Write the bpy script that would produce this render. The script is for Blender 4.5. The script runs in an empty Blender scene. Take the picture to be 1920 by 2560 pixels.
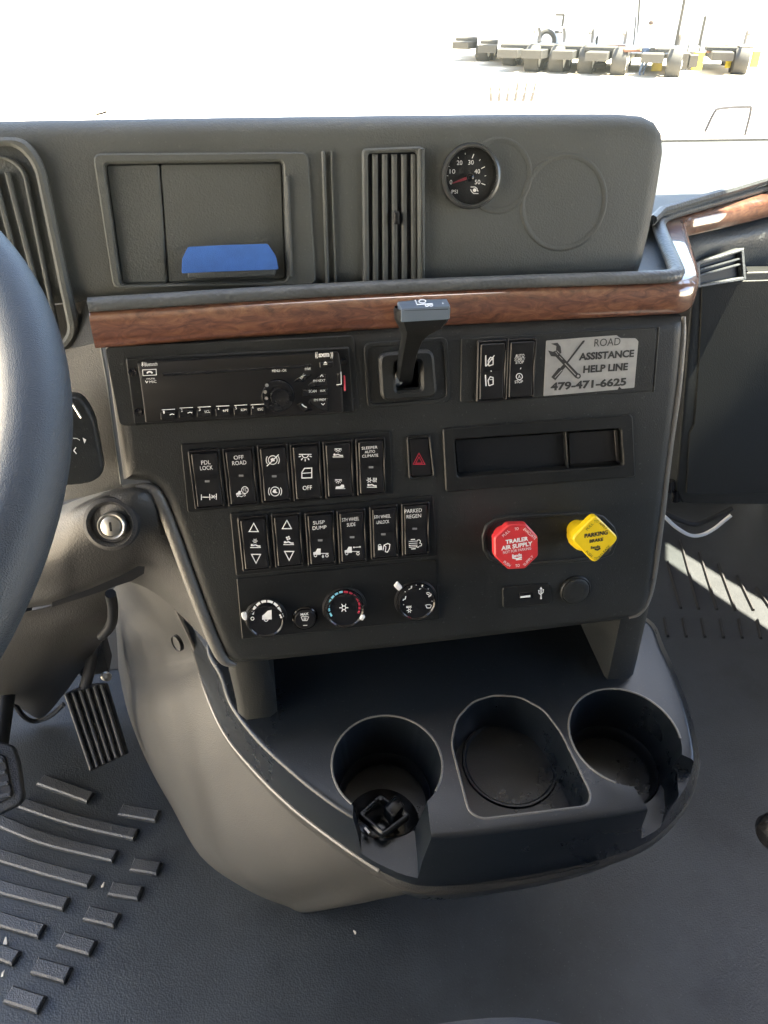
import bpy, bmesh, math, random
from mathutils import Vector, Matrix
random.seed(7)
R_ = math.radians
SC = bpy.context.scene
COL = SC.collection

# ------------------------------------------------------------------ camera, world, sun, exposure
F = 1923.0                                  # focal length in pixels of a 1920 x 2560 frame
AX = Vector((0.9853795, 0.08631619, -0.14689029))      # world axes seen in camera coordinates
AY = Vector((-0.17013337, 0.54430652, -0.82145301))
AZ = Vector((0.00904865, 0.8344339, 0.55103375))
CAM = Vector((0.0, 0.0, 1.0))
cd = bpy.data.cameras.new('camera')
cam = bpy.data.objects.new('camera', cd)
COL.objects.link(cam)
m3 = Matrix((AX, AY, AZ))
cam.matrix_world = Matrix.Translation(CAM) @ m3.to_4x4()
cd.sensor_fit = 'VERTICAL'
cd.sensor_height = 36.0
cd.lens = 36.0 * F / 2560.0
cd.clip_start = 0.02
cd.clip_end = 30000
SC.camera = cam

SUN_EL, SUN_AZ = R_(71), R_(86)             # azimuth measured from +Y (ahead) towards +X (passenger side)
LSUN = Vector((math.sin(SUN_AZ) * math.cos(SUN_EL), math.cos(SUN_AZ) * math.cos(SUN_EL), math.sin(SUN_EL)))
w = bpy.data.worlds.new('World')
SC.world = w
w.use_nodes = True
nt = w.node_tree
sky = nt.nodes.new('ShaderNodeTexSky')
sky.sky_type = 'NISHITA'
sky.sun_disc = False
sky.sun_elevation = SUN_EL
sky.sun_rotation = SUN_AZ
sky.dust_density = 1.8
bgn = nt.nodes['Background']
nt.links.new(sky.outputs[0], bgn.inputs[0])
bgn.inputs[1].default_value = 0.10
sd = bpy.data.lights.new('sun', 'SUN')
sd.energy = 5.0
sd.angle = R_(0.5)
sd.color = (1.0, 0.90, 0.72)
so = bpy.data.objects.new('sun', sd)
COL.objects.link(so)
so.rotation_euler = (-LSUN).to_track_quat('-Z', 'Y').to_euler()
so.location = (3, 3, 6)
SC.view_settings.view_transform = 'Standard'
SC.view_settings.look = 'None'
SC.view_settings.gamma = 1.0
SC.view_settings.exposure = 3.35
SC.cycles.use_denoising = True
SC.cycles.max_bounces = 8
SC.cycles.diffuse_bounces = 5
SC.cycles.sample_clamp_indirect = 6

# ------------------------------------------------------------------ helpers: rays, frames
def ray(px, py):
    c = Vector(((px - 960) / F, -(py - 1280) / F, -1.0))
    return m3 @ c
def on_y(px, py, y):
    d = ray(px, py); return CAM + d * ((y - CAM.y) / d.y)
def on_z(px, py, z):
    d = ray(px, py); return CAM + d * ((z - CAM.z) / d.z)
class Frame:
    """a plane with an origin and axes; x right, y up, z out towards the viewer"""
    def __init__(s, P, X, N):
        s.P = Vector(P); s.N = Vector(N).normalized(); s.X = Vector(X).normalized(); s.U = s.N.cross(s.X)
    def uv(s, px, py, w=0.0):
        d = ray(px, py); P = s.P + s.N * w
        q = CAM + d * ((P - CAM).dot(s.N) / d.dot(s.N))
        return Vector(((q - s.P).dot(s.X), (q - s.P).dot(s.U)))
    def world(s, u, v, w=0.0):
        return s.P + s.X * u + s.U * v + s.N * w
    def pt(s, px, py, w=0.0):
        a = s.uv(px, py, w); return s.world(a.x, a.y, w)
    def mat(s, u=0, v=0, w=0):
        m = Matrix((s.X, s.U, s.N)).transposed().to_4x4()
        m.translation = s.world(u, v, w); return m
TILT = R_(11)
NP = Vector((0, -math.cos(TILT), math.sin(TILT)))
FP = Frame((0.09694759, 0.54215899, 0.63631772), (1, 0, 0), NP)      # centre panel face
FH = Frame((0.13, 0.612, 0.80), (1, 0, 0), NP)                       # hood face, set back
ST = math.atan(0.15)
FT = Frame((0.2, 0.50, 0.42), (1, 0, 0), (0, -math.sin(ST), math.cos(ST)))   # cup tray top
FF = Frame((0, 0.8, 0.0), (1, 0, 0), (0, 0, 1))                      # floor

# ------------------------------------------------------------------ materials
def mat(name, col, rough=0.5, spec=0.5, metal=0.0, coat=0.0, grain=None, gstr=0.2, var=0.0, vscale=8.0, vcol=None, dust=0.0, scuff=0.0):
    m = bpy.data.materials.new(name); m.use_nodes = True
    nt = m.node_tree; b = nt.nodes['Principled BSDF']
    b.inputs['Base Color'].default_value = (*col, 1)
    b.inputs['Roughness'].default_value = rough
    b.inputs['Specular IOR Level'].default_value = spec
    b.inputs['Metallic'].default_value = metal
    b.inputs['Coat Weight'].default_value = coat
    b.inputs['Coat Roughness'].default_value = 0.05
    tc = nt.nodes.new('ShaderNodeTexCoord')
    if grain:
        n = nt.nodes.new('ShaderNodeTexVoronoi'); n.inputs['Scale'].default_value = grain
        nt.links.new(tc.outputs['Object'], n.inputs['Vector'])
        bp = nt.nodes.new('ShaderNodeBump'); bp.inputs['Strength'].default_value = gstr
        bp.inputs['Distance'].default_value = 0.0006
        nt.links.new(n.outputs['Distance'], bp.inputs['Height'])
        nt.links.new(bp.outputs[0], b.inputs['Normal'])
    if var:
        n = nt.nodes.new('ShaderNodeTexNoise'); n.inputs['Scale'].default_value = vscale
        n.inputs['Detail'].default_value = 8; n.inputs['Roughness'].default_value = 0.65
        nt.links.new(tc.outputs['Object'], n.inputs['Vector'])
        r = nt.nodes.new('ShaderNodeValToRGB')
        a = [c * (1 - var) for c in col]; z = vcol or [min(1, c * (1 + var)) for c in col]
        r.color_ramp.elements[0].position = 0.32; r.color_ramp.elements[1].position = 0.68
        r.color_ramp.elements[0].color = (*a, 1); r.color_ramp.elements[1].color = (*z, 1)
        nt.links.new(n.outputs[0], r.inputs[0]); nt.links.new(r.outputs[0], b.inputs['Base Color'])
        mr = nt.nodes.new('ShaderNodeMapRange')
        mr.inputs['To Min'].default_value = max(0.02, rough - 0.07); mr.inputs['To Max'].default_value = rough + 0.1
        nt.links.new(n.outputs[0], mr.inputs[0]); nt.links.new(mr.outputs[0], b.inputs['Roughness'])
    def over(scale, lo, hi, fac, c2, detail=2.0, stretch=(1, 1, 1)):
        mp = nt.nodes.new('ShaderNodeMapping'); mp.inputs['Scale'].default_value = stretch
        nt.links.new(tc.outputs['Object'], mp.inputs[0])
        n = nt.nodes.new('ShaderNodeTexNoise'); n.inputs['Scale'].default_value = scale; n.inputs['Detail'].default_value = detail
        nt.links.new(mp.outputs[0], n.inputs['Vector'])
        mr = nt.nodes.new('ShaderNodeMapRange'); mr.inputs['From Min'].default_value = lo; mr.inputs['From Max'].default_value = hi; mr.inputs['To Max'].default_value = fac
        nt.links.new(n.outputs[0], mr.inputs[0])
        mx = nt.nodes.new('ShaderNodeMix'); mx.data_type = 'RGBA'
        nt.links.new(mr.outputs[0], mx.inputs[0])
        old = b.inputs['Base Color']
        if old.is_linked: nt.links.new(old.links[0].from_socket, mx.inputs[6])
        else: mx.inputs[6].default_value = old.default_value
        mx.inputs[7].default_value = (*c2, 1)
        nt.links.new(mx.outputs[2], b.inputs['Base Color'])
    if scuff:
        over(9, .60, .72, scuff, [c * .45 for c in col], 5, (1, 1, .35))
        over(26, .66, .74, scuff * .8, [min(1, c * 1.6) for c in col], 6, (1.6, .5, .5))
    if dust: over(420, .70, .76, dust, (0.30, 0.29, 0.27), 1)
    return m
M = {}
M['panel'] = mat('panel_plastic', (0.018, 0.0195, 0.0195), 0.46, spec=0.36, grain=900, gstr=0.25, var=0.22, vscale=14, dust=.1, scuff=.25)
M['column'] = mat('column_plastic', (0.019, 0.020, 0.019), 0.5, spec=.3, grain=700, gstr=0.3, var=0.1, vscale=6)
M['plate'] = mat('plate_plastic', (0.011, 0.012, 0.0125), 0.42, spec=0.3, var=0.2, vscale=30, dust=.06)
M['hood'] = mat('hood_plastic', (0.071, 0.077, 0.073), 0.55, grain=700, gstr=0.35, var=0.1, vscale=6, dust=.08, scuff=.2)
M['pad'] = mat('pad_leather', (0.085, 0.092, 0.095), 0.42, grain=320, gstr=0.8, var=0.12, vscale=20)
M['knee'] = mat('knee_plastic', (0.036, 0.0352, 0.0335), 0.46, grain=620, gstr=0.4, var=0.16, vscale=7, scuff=.4)
M['cover'] = mat('cover_plastic', (0.060, 0.0585, 0.055), 0.45, grain=620, gstr=0.35, var=0.16, vscale=7, scuff=.5, dust=.05)
M['bead'] = mat('bead_highlight', (0.14, 0.132, 0.12), 0.28, spec=0.7)
M['rim'] = mat('rim_highlight', (0.12, 0.115, 0.105), 0.36, spec=0.6, grain=500, gstr=0.5)
M['tray'] = mat('tray_plastic', (0.008, 0.0108, 0.0145), 0.27, spec=0.5, grain=1100, gstr=0.12, var=0.06, vscale=5, dust=.07)
M['cup'] = mat('cup_plastic', (0.009, 0.010, 0.012), 0.45, spec=0.3, grain=900, gstr=0.15)
M['switch'] = mat('switch_plastic', (0.010, 0.010, 0.011), 0.36, spec=0.35, var=0.2, vscale=60)
M['print'] = mat('white_print', (0.86, 0.86, 0.84), 0.6)
M['dimprint'] = mat('grey_print', (0.22, 0.22, 0.22), 0.5)
M['redprint'] = mat('red_print', (0.5, 0.03, 0.06), 0.5)
M['needle'] = mat('faded_red', (0.2, 0.03, 0.045), 0.5)
M['ring'] = mat('dark_metal', (0.10, 0.105, 0.105), 0.28, metal=0.6)
M['bluprint'] = mat('blue_print', (0.25, 0.62, 0.75), 0.5)
M['darkprint'] = mat('dark_print', (0.03, 0.03, 0.03), 0.5)
M['red'] = mat('red_knob_plastic', (0.62, 0.035, 0.04), 0.38, coat=0.15, var=0.1, vscale=40)
M['yellow'] = mat('yellow_knob_plastic', (0.86, 0.60, 0.01), 0.4, coat=0.15, var=0.08, vscale=40)
M['sticker'] = mat('sticker_foil', (0.36, 0.36, 0.35), 0.38, metal=0.25, var=0.1, vscale=90)
M['tape'] = mat('blue_tape', (0.045, 0.145, 0.47), 0.7, grain=1500, gstr=0.4, var=0.1, vscale=60)
M['chrome'] = mat('chrome', (0.75, 0.75, 0.72), 0.16, metal=1.0)
M['metal'] = mat('worn_metal', (0.4, 0.39, 0.36), 0.35, metal=1.0, var=0.25, vscale=60)
M['sky_sheen'] = mat('painted_sky_sheen', (0.13, 0.165, 0.21), 0.3)
M['gloss'] = mat('gloss_black', (0.012, 0.012, 0.013), 0.16, var=0.2, vscale=30)
M['radio'] = mat('radio_face', (0.0125, 0.012, 0.012), 0.3, var=0.15, vscale=18)
M['floor'] = mat('floor_rubber', (0.031, 0.0355, 0.039), 0.44, spec=0.42, grain=420, gstr=0.7, var=0.28, vscale=5, dust=.12, scuff=.5)
M['mat'] = mat('mat_rubber', (0.046, 0.048, 0.050), 0.36, spec=0.55, grain=520, gstr=0.8, var=0.25, vscale=9, dust=.12, scuff=.6)
M['rubber'] = mat('black_rubber', (0.022, 0.022, 0.023), 0.6, grain=600, gstr=0.4)
M['wheel'] = mat('wheel_leather', (0.033, 0.042, 0.053), 0.42, grain=1600, gstr=0.4, var=0.15, vscale=30, scuff=.3)
M['white'] = mat('white_paint', (0.8, 0.8, 0.79), 0.35)
M['liner'] = mat('headliner', (0.16, 0.155, 0.15), 0.9)
M['wall'] = mat('cab_wall', (0.09, 0.09, 0.088), 0.8)
M['concrete'] = mat('yard_concrete', (0.58, 0.51, 0.40), 0.9, var=0.12, vscale=0.4)
M['tyre'] = mat('tyre_rubber', (0.055, 0.052, 0.045), 0.8)
M['yard_yellow'] = mat('yellow_paint', (0.75, 0.6, 0.05), 0.5)
M['denim'] = mat('denim', (0.06, 0.09, 0.15), 0.9)
M['skin'] = mat('skin', (0.5, 0.3, 0.2), 0.6)
M['cloth'] = mat('shirt_cloth', (0.75, 0.74, 0.72), 0.9)
M['hair'] = mat('hair', (0.05, 0.03, 0.02), 0.7)
M['leaf'] = mat('leaf', (0.07, 0.11, 0.03), 0.6)
M['bark'] = mat('bark', (0.12, 0.08, 0.05), 0.9)
M['fin'] = mat('fin_plastic', (0.055, 0.047, 0.034), 0.6)
M['rust'] = mat('rusty_metal', (0.2, 0.09, 0.05), 0.7)
M['seat'] = mat('seat_fabric', (0.06, 0.07, 0.085), 0.85, grain=500, gstr=0.8)
M['crumb'] = mat('crumb', (0.6, 0.55, 0.45), 0.8)
def wood():
    m = bpy.data.materials.new('burl_wood'); m.use_nodes = True
    nt = m.node_tree; b = nt.nodes['Principled BSDF']
    tc = nt.nodes.new('ShaderNodeTexCoord')
    mp = nt.nodes.new('ShaderNodeMapping'); mp.inputs['Scale'].default_value = (9, 9, 26)
    nt.links.new(tc.outputs['Object'], mp.inputs[0])
    n = nt.nodes.new('ShaderNodeTexNoise'); n.inputs['Scale'].default_value = 6.0; n.inputs['Detail'].default_value = 12
    n.inputs['Roughness'].default_value = 0.62; n.inputs['Distortion'].default_value = 1.4
    nt.links.new(mp.outputs[0], n.inputs['Vector'])
    r = nt.nodes.new('ShaderNodeValToRGB'); e = r.color_ramp.elements
    e[0].position = 0.28; e[0].color = (0.05, 0.018, 0.010, 1)
    e[1].position = 0.75; e[1].color = (0.26, 0.125, 0.060, 1)
    k = e.new(0.5); k.color = (0.145, 0.055, 0.030, 1)
    nt.links.new(n.outputs[0], r.inputs[0]); nt.links.new(r.outputs[0], b.inputs['Base Color'])
    b.inputs['Roughness'].default_value = 0.4
    b.inputs['Coat Weight'].default_value = 1.0; b.inputs['Coat IOR'].default_value = 2.0; b.inputs['Coat Roughness'].default_value = 0.03
    return m
M['wood'] = wood()
def glass():
    m = bpy.data.materials.new('clear_glass'); m.use_nodes = True
    nt = m.node_tree; nt.nodes.clear()
    o = nt.nodes.new('ShaderNodeOutputMaterial'); t = nt.nodes.new('ShaderNodeBsdfTransparent')
    t.inputs[0].default_value = (0.95, 0.97, 0.96, 1)
    g = nt.nodes.new('ShaderNodeBsdfGlossy'); g.inputs['Roughness'].default_value = 0.0
    x = nt.nodes.new('ShaderNodeMixShader'); x.inputs[0].default_value = 0.04
    nt.links.new(t.outputs[0], x.inputs[1]); nt.links.new(g.outputs[0], x.inputs[2]); nt.links.new(x.outputs[0], o.inputs[0])
    return m
M['glass'] = glass()

# ------------------------------------------------------------------ objects
def tag(o, label, cat, group=None):
    o['label'] = label; o['category'] = cat
    if group: o['group'] = group
    return o
def empty(name, mw, label=None, cat=None, group=None):
    o = bpy.data.objects.new(name, None); o.empty_display_size = 0.02
    COL.objects.link(o); o.matrix_world = mw
    if label: tag(o, label, cat, group)
    o['mw'] = [c for r in mw for c in r]
    return o
def at(p):
    return Matrix.Translation(Vector(p))
def mwof(o):
    if o is None: return Matrix()
    f = list(o.get('mw', [1,0,0,0,0,1,0,0,0,0,1,0,0,0,0,1])); return Matrix((f[0:4], f[4:8], f[8:12], f[12:16]))
class MB:
    """collects faces in world coordinates"""
    def __init__(s): s.v = []; s.f = []; s.sm = []
    def add(s, vs, fs, smooth=False):
        k = len(s.v); s.v += [Vector(v) for v in vs]
        for f in fs: s.f.append([i + k for i in f]); s.sm.append(smooth)
        return s
    def build(s, name, m, parent=None, rel=None, sharp=40, **kw):
        me = bpy.data.meshes.new(name)
        inv = (rel if rel is not None else mwof(parent)).inverted()
        me.from_pydata([inv @ v for v in s.v], [], s.f); me.update()
        bm = bmesh.new(); bm.from_mesh(me)
        bmesh.ops.remove_doubles(bm, verts=bm.verts, dist=1e-6)
        bmesh.ops.recalc_face_normals(bm, faces=bm.faces)
        bm.to_mesh(me); bm.free()
        if any(s.sm):
            me.polygons.foreach_set('use_smooth', [True] * len(me.polygons))
            try: me.set_sharp_from_angle(angle=R_(sharp))
            except Exception: pass
        me.materials.append(m)
        o = bpy.data.objects.new(name, me); COL.objects.link(o)
        if parent is not None:
            o.parent = parent
            o['mw'] = [c for r in mwof(parent) for c in r]
        elif rel is not None: o.matrix_world = rel
        for k, v in kw.items(): o[k] = v
        return o
    # --- shapes
    def box(s, c, sx, sy, sz, fr=None, ch=0.0):
        """box centred at c with half sizes, axes of frame fr"""
        X, Y, Z = (fr.X, fr.U, fr.N) if fr else (Vector((1,0,0)), Vector((0,1,0)), Vector((0,0,1)))
        c = Vector(c)
        if ch <= 0:
            vs = [c + X*sx*a + Y*sy*b + Z*sz*d for d in (-1,1) for a,b in ((-1,-1),(1,-1),(1,1),(-1,1))]
            return s.add(vs, [(3,2,1,0),(4,5,6,7),(0,1,5,4),(1,2,6,5),(2,3,7,6),(3,0,4,7)])
        lv = []
        for d, k in ((-sz, 0), (sz - ch, 0), (sz, ch)):
            lv.append([c + X*(sx-k)*a + Y*(sy-k)*b + Z*d for a,b in ((-1,-1),(1,-1),(1,1),(-1,1))])
        return s.loft(lv, cap0=True, cap1=True)
    def loft(s, rings, closed=True, cap0=False, cap1=False, smooth=False):
        n = len(rings[0]); vs = [p for r in rings for p in r]; fs = []
        for k in range(len(rings) - 1):
            for i in range(n if closed else n - 1):
                j = (i + 1) % n
                fs.append((k*n+i, k*n+j, (k+1)*n+j, (k+1)*n+i))
        if cap0: fs.append(tuple(reversed(range(n))))
        if cap1: fs.append(tuple((len(rings)-1)*n + i for i in range(n)))
        return s.add(vs, fs, smooth)
    def plate(s, fr, loop, w0, w1, ch=0.0008, nb=1, smooth=False):
        """polygon in frame coordinates extruded from w0 to w1 with a chamfered (or rounded) outer edge"""
        loop = ccw(loop)
        rings = [[fr.world(p.x, p.y, w0) for p in loop]]
        sg = 1 if w1 > w0 else -1
        if ch > 0:
            for k in range(nb + 1):
                a = k / nb * math.pi / 2
                ins = ch * (1 - math.cos(a)); h = w1 - sg * ch * (1 - math.sin(a))
                lp = inset(loop, ins)
                rings.append([fr.world(p.x, p.y, h) for p in lp])
        else: rings.append([fr.world(p.x, p.y, w1) for p in loop])
        return s.loft(rings, cap1=True, smooth=smooth or nb > 1)
    def ringplate(s, fr, outer, inner, w0, w1, ch=0.0008):
        """frame between two loops with equal point counts"""
        outer = ccw(outer); inner = ccw(inner)
        g = lambda lp, h: [fr.world(p.x, p.y, h) for p in lp]
        return s.loft([g(outer, w0), g(outer, w1 - ch), g(inset(outer, ch), w1), g(inset(inner, -ch), w1), g(inner, w1 - ch), g(inner, w0)])
    def lathe(s, fr, c, prof, n=40, smooth=True, cap0=False, cap1=True, arc=None):
        """profile of (radius, height) round the frame normal at uv c"""
        rings = []
        for r, h in prof:
            rings.append([fr.world(c.x + r*math.cos(2*math.pi*i/n), c.y + r*math.sin(2*math.pi*i/n), h) for i in range(n)])
        return s.loft(rings, cap0=cap0, cap1=cap1, smooth=smooth)
    def tube(s, path, r, n=8, closed=False, caps=True, ry=None):
        path = [Vector(p) for p in path]; rings = []; N = len(path); up = None
        for i, p in enumerate(path):
            a = path[(i-1) % N] if (closed or i) else path[i]
            b = path[(i+1) % N] if (closed or i < N-1) else path[i]
            t = (b - a).normalized()
            if up is None:
                up = Vector((0,0,1)) if abs(t.z) < 0.9 else Vector((1,0,0))
            sd = t.cross(up).normalized(); up = sd.cross(t).normalized()
            rr = r[i] if isinstance(r, (list, tuple)) else r
            r2 = rr if ry is None else ry
            rings.append([p + sd*rr*math.cos(2*math.pi*k/n) + up*r2*math.sin(2*math.pi*k/n) for k in range(n)])
        if closed: rings.append(rings[0])
        return s.loft(rings, cap0=caps and not closed, cap1=caps and not closed, smooth=True)
    def patch(s, grid, sub=6, smooth=True):
        g = [smooth_line(r, sub) for r in grid]
        cols = list(zip(*g)); cols = [smooth_line(list(c), sub) for c in cols]
        nr, nc = len(cols[0]), len(cols)
        vs = [cols[j][i] for i in range(nr) for j in range(nc)]
        fs = [(i*nc+j, i*nc+j+1, (i+1)*nc+j+1, (i+1)*nc+j) for i in range(nr-1) for j in range(nc-1)]
        return s.add(vs, fs, smooth)
def smooth_line(p, sub=6, closed=False):
    """Catmull-Rom through the points"""
    n = len(p); out = []
    for i in range(n if closed else n - 1):
        if closed: a, b, c, d = p[(i-1) % n], p[i], p[(i+1) % n], p[(i+2) % n]
        else:
            b, c = p[i], p[i+1]
            a = p[i-1] if i else b*2 - c
            d = p[i+2] if i + 2 < n else c*2 - b
        for k in range(sub):
            t = k / sub
            out.append((b*2 + (c-a)*t + (a*2 - b*5 + c*4 - d)*t*t + (b*3 - a - c*3 + d)*t*t*t) * 0.5)
    if not closed: out.append(p[-1])
    return out
def ccw(l):
    l = [Vector((p[0], p[1])) for p in l]
    a = sum(l[i].x*l[(i+1) % len(l)].y - l[(i+1) % len(l)].x*l[i].y for i in range(len(l)))
    return l if a > 0 else l[::-1]
def inset(l, d):
    if d == 0: return [p.copy() for p in l]
    out = []; n = len(l)
    for i in range(n):
        a, b, c = l[i-1], l[i], l[(i+1) % n]
        e1 = (b - a).normalized(); e2 = (c - b).normalized()
        n1 = Vector((-e1.y, e1.x)); n2 = Vector((-e2.y, e2.x))
        m = n1 + n2; q = max(0.35, m.length_squared / 2)
        out.append(b + m / q * d * (1 if m.length_squared / 2 > 0.35 else 1))
    return out
def rpoly(pts, r, n=5):
    """polygon with rounded corners"""
    pts = ccw(pts); out = []; N = len(pts)
    for i in range(N):
        a, b, c = pts[i-1], pts[i], pts[(i+1) % N]
        rr = r[i] if isinstance(r, (list, tuple)) else r
        e1 = (a - b); e2 = (c - b)
        k = min(rr, e1.length*0.48, e2.length*0.48)
        p, q = b + e1.normalized()*k, b + e2.normalized()*k
        for j in range(n + 1):
            t = j / n
            out.append(p*(1-t)*(1-t) + b*2*t*(1-t) + q*t*t)
    return out
def circ(c, r, n=32, ry=None):
    ry = ry or r
    return [Vector((c[0] + r*math.cos(2*math.pi*i/n), c[1] + ry*math.sin(2*math.pi*i/n))) for i in range(n)]
def pxl(fr, pts, w=0.0):
    return [fr.uv(x, y, w) for x, y in pts]
def Z(ox, oy, k):
    return lambda x, y: (ox + x*k, oy + y*k)

# ------------------------------------------------------------------ flat print
_txt = {}
def text_mesh(t, bold=False):
    if t not in _txt:
        c = bpy.data.curves.new('t', 'FONT'); c.body = t; c.resolution_u = 3
        if bold: c.offset = 0.04
        o = bpy.data.objects.new('t', c); COL.objects.link(o)
        bpy.context.view_layer.update()
        me = bpy.data.meshes.new_from_object(o.evaluated_get(bpy.context.evaluated_depsgraph_get()))
        vs = [(v.co.x, v.co.y) for v in me.vertices]; fs = [list(p.vertices) for p in me.polygons]
        bpy.data.objects.remove(o); bpy.data.curves.remove(c); bpy.data.meshes.remove(me)
        x0 = min(v[0] for v in vs); x1 = max(v[0] for v in vs); y0 = min(v[1] for v in vs); y1 = max(v[1] for v in vs)
        _txt[t] = ([((x-x0)/(x1-x0)-0.5, (y-y0)/(y1-y0)-0.5) for x, y in vs], fs)
    return _txt[t]
class Ink(MB):
    """flat marks lying wf(u,v) above a frame; sizes and places in photograph pixels through map z"""
    def __init__(s, fr, w, z=None, wf=None):
        super().__init__(); s.fr = fr; s.w = w; s.z = z or (lambda x, y: (x, y)); s.wf = wf
        a = s.z(0, 0); b = s.z(1, 0); s.k = b[0] - a[0]
    def build(s, name, m, parent=None, **kw): return super().build(name, m, parent, kind='stuff', **kw)
    def uv(s, x, y): return s.fr.uv(*s.z(x, y), s.w)
    def put(s, pts, fs):
        s.add([s.fr.world(p.x, p.y, s.wf(p.x, p.y) if s.wf else s.w) for p in pts], fs)
    def poly(s, pts): s.put([s.uv(*p) for p in pts], [list(range(len(pts)))]); return s
    def line(s, pts, wd, closed=False):
        pts = [Vector(p) for p in pts]; n = len(pts); L = []; Rr = []
        for i in range(n):
            a = pts[i-1] if (i or closed) else pts[i]; b = pts[(i+1) % n] if (i < n-1 or closed) else pts[i]
            if not closed and i == 0: d1 = d2 = (pts[1]-pts[0])
            elif not closed and i == n-1: d1 = d2 = (pts[-1]-pts[-2])
            else: d1 = pts[i]-a; d2 = b-pts[i]
            d1 = d1.normalized(); d2 = d2.normalized()
            m = Vector((-d1.y-d2.y, d1.x+d2.x)); q = max(0.5, m.length_squared/2)
            m = m / q * wd / 2
            L.append(pts[i]+m); Rr.append(pts[i]-m)
        P = [s.uv(*p) for p in L] + [s.uv(*p) for p in Rr]
        s.put(P, [[i, (i+1) % n, n+(i+1) % n, n+i] for i in range(n if closed else n-1)]); return s
    def arc(s, cx, cy, r, a0, a1, wd, n=14, ry=None):
        ry = ry or r
        s.line([(cx + r*math.cos(R_(a0+(a1-a0)*i/n)), cy - ry*math.sin(R_(a0+(a1-a0)*i/n))) for i in range(n+1)], wd); return s
    def disc(s, cx, cy, r, n=16, ry=None):
        ry = ry or r
        s.poly([(cx + r*math.cos(2*math.pi*i/n), cy + ry*math.sin(2*math.pi*i/n)) for i in range(n)]); return s
    def ring(s, cx, cy, r, wd, n=20, ry=None):
        ry = ry or r
        s.line([(cx + r*math.cos(2*math.pi*i/n), cy + ry*math.sin(2*math.pi*i/n)) for i in range(n)], wd, True); return s
    def text(s, t, cx, cy, wpx, hpx, rot=0, bold=False):
        vs, fs = text_mesh(t, bold)
        c = s.uv(cx, cy); ex = s.uv(cx + 10, cy) - c; ey = s.uv(cx, cy - 10) - c
        sx = ex.length / 10 * wpx; sy = ey.length / 10 * hpx
        cr, sr = math.cos(R_(rot)), math.sin(R_(rot))
        s.put([Vector((c.x + x*sx*cr - y*sy*sr, c.y + x*sx*sr + y*sy*cr)) for x, y in vs], fs); return s
    # --- small pictograms, drawn about (x, y)
    def lamp(s, x, y, k=1.0, wd=3.5):
        s.line([(x-22*k, y), (x+22*k, y)], wd); s.arc(x, y+1*k, 11*k, 180, 360, wd, 8)
        for a in (200, 235, 270, 305, 340):
            c, d = math.cos(R_(a)), -math.sin(R_(a)); s.line([(x+16*k*c, y+1+16*k*d), (x+24*k*c, y+1+24*k*d)], wd)
    def bunk(s, x, y, k=1.0, wd=4):
        s.line([(x-32*k, y+10*k), (x+32*k, y+10*k)], wd)
        s.disc(x-22*k, y-4*k, 7*k); s.line([(x-16*k, y-2*k), (x, y-6*k), (x+14*k, y+1*k), (x+30*k, y+2*k)], wd*1.6)
    def flake(s, x, y, r, wd=3.5):
        for a in range(0, 180, 60):
            c, d = math.cos(R_(a)), math.sin(R_(a)); s.line([(x-r*c, y-r*d), (x-r*.38*c, y-r*.38*d)], wd); s.line([(x+r*.38*c, y+r*.38*d), (x+r*c, y+r*d)], wd)
        s.ring(x, y, r*.42, wd, 12)
    def fan(s, x, y, r):
        for a in (20, 110, 200, 290):
            c, d = math.cos(R_(a)), math.sin(R_(a)); s.disc(x+r*.55*c, y+r*.55*d, r*.38, 8)
    def heat(s, x, y, k=1.0, wd=3.5):
        for i in (-1, 0, 1):
            s.line([(x+i*9*k, y-14*k), (x+i*9*k+3*k, y-5*k), (x+i*9*k-2*k, y+4*k), (x+i*9*k+2*k, y+13*k)], wd)
    def truck(s, x, y, k=1.0):
        s.poly([(x-45*k, y+8*k), (x-45*k, y-6*k), (x-30*k, y-10*k), (x-20*k, y-28*k), (x, y-28*k), (x, y+8*k)])
        s.line([(x, y), (x+48*k, y)], 4*k); s.ring(x-32*k, y+12*k, 8*k, 4*k, 12); s.ring(x+38*k, y+13*k, 8*k, 4*k, 12)
    def tri(s, x, y, r, up=True, wd=5):
        q = 1 if up else -1
        s.line([(x, y-r*q), (x+r*.95, y+r*.8*q), (x-r*.95, y+r*.8*q)], wd, True)
    def wind(s, x, y, k=1.0, wd=3.5):
        s.line([(x-26*k, y-12*k), (x-14*k, y-17*k), (x+14*k, y-17*k), (x+26*k, y-12*k), (x+15*k, y+12*k), (x-15*k, y+12*k)], wd, True)
    def seatman(s, x, y, k=1.0, wd=6):
        s.disc(x+4*k, y-14*k, 6*k, 8); s.line([(x+3*k, y-8*k), (x-1*k, y+6*k), (x-14*k, y+7*k), (x-17*k, y+17*k)], wd)

def solid_cut(o, cutters):
    """boolean difference, one cutter after the other, applied without operators"""
    for c in cutters:
        for sv in ('EXACT', 'FAST'):
            md = o.modifiers.new('cut', 'BOOLEAN'); md.operation = 'DIFFERENCE'; md.solver = sv; md.object = c
            bpy.context.view_layer.update()
            me = bpy.data.meshes.new_from_object(o.evaluated_get(bpy.context.evaluated_depsgraph_get()))
            o.modifiers.clear()
            if len(me.polygons) > 0.5 * len(o.data.polygons):
                me.name = o.data.name; o.data = me; break
            print('CUT FAILED', o.name, sv, len(me.polygons), len(o.data.polygons))
    for c in cutters: bpy.data.objects.remove(c)
    me = o.data
    me.polygons.foreach_set('use_smooth', [True] * len(me.polygons))
    try: me.set_sharp_from_angle(angle=R_(32))
    except Exception: pass
    return o

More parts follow.
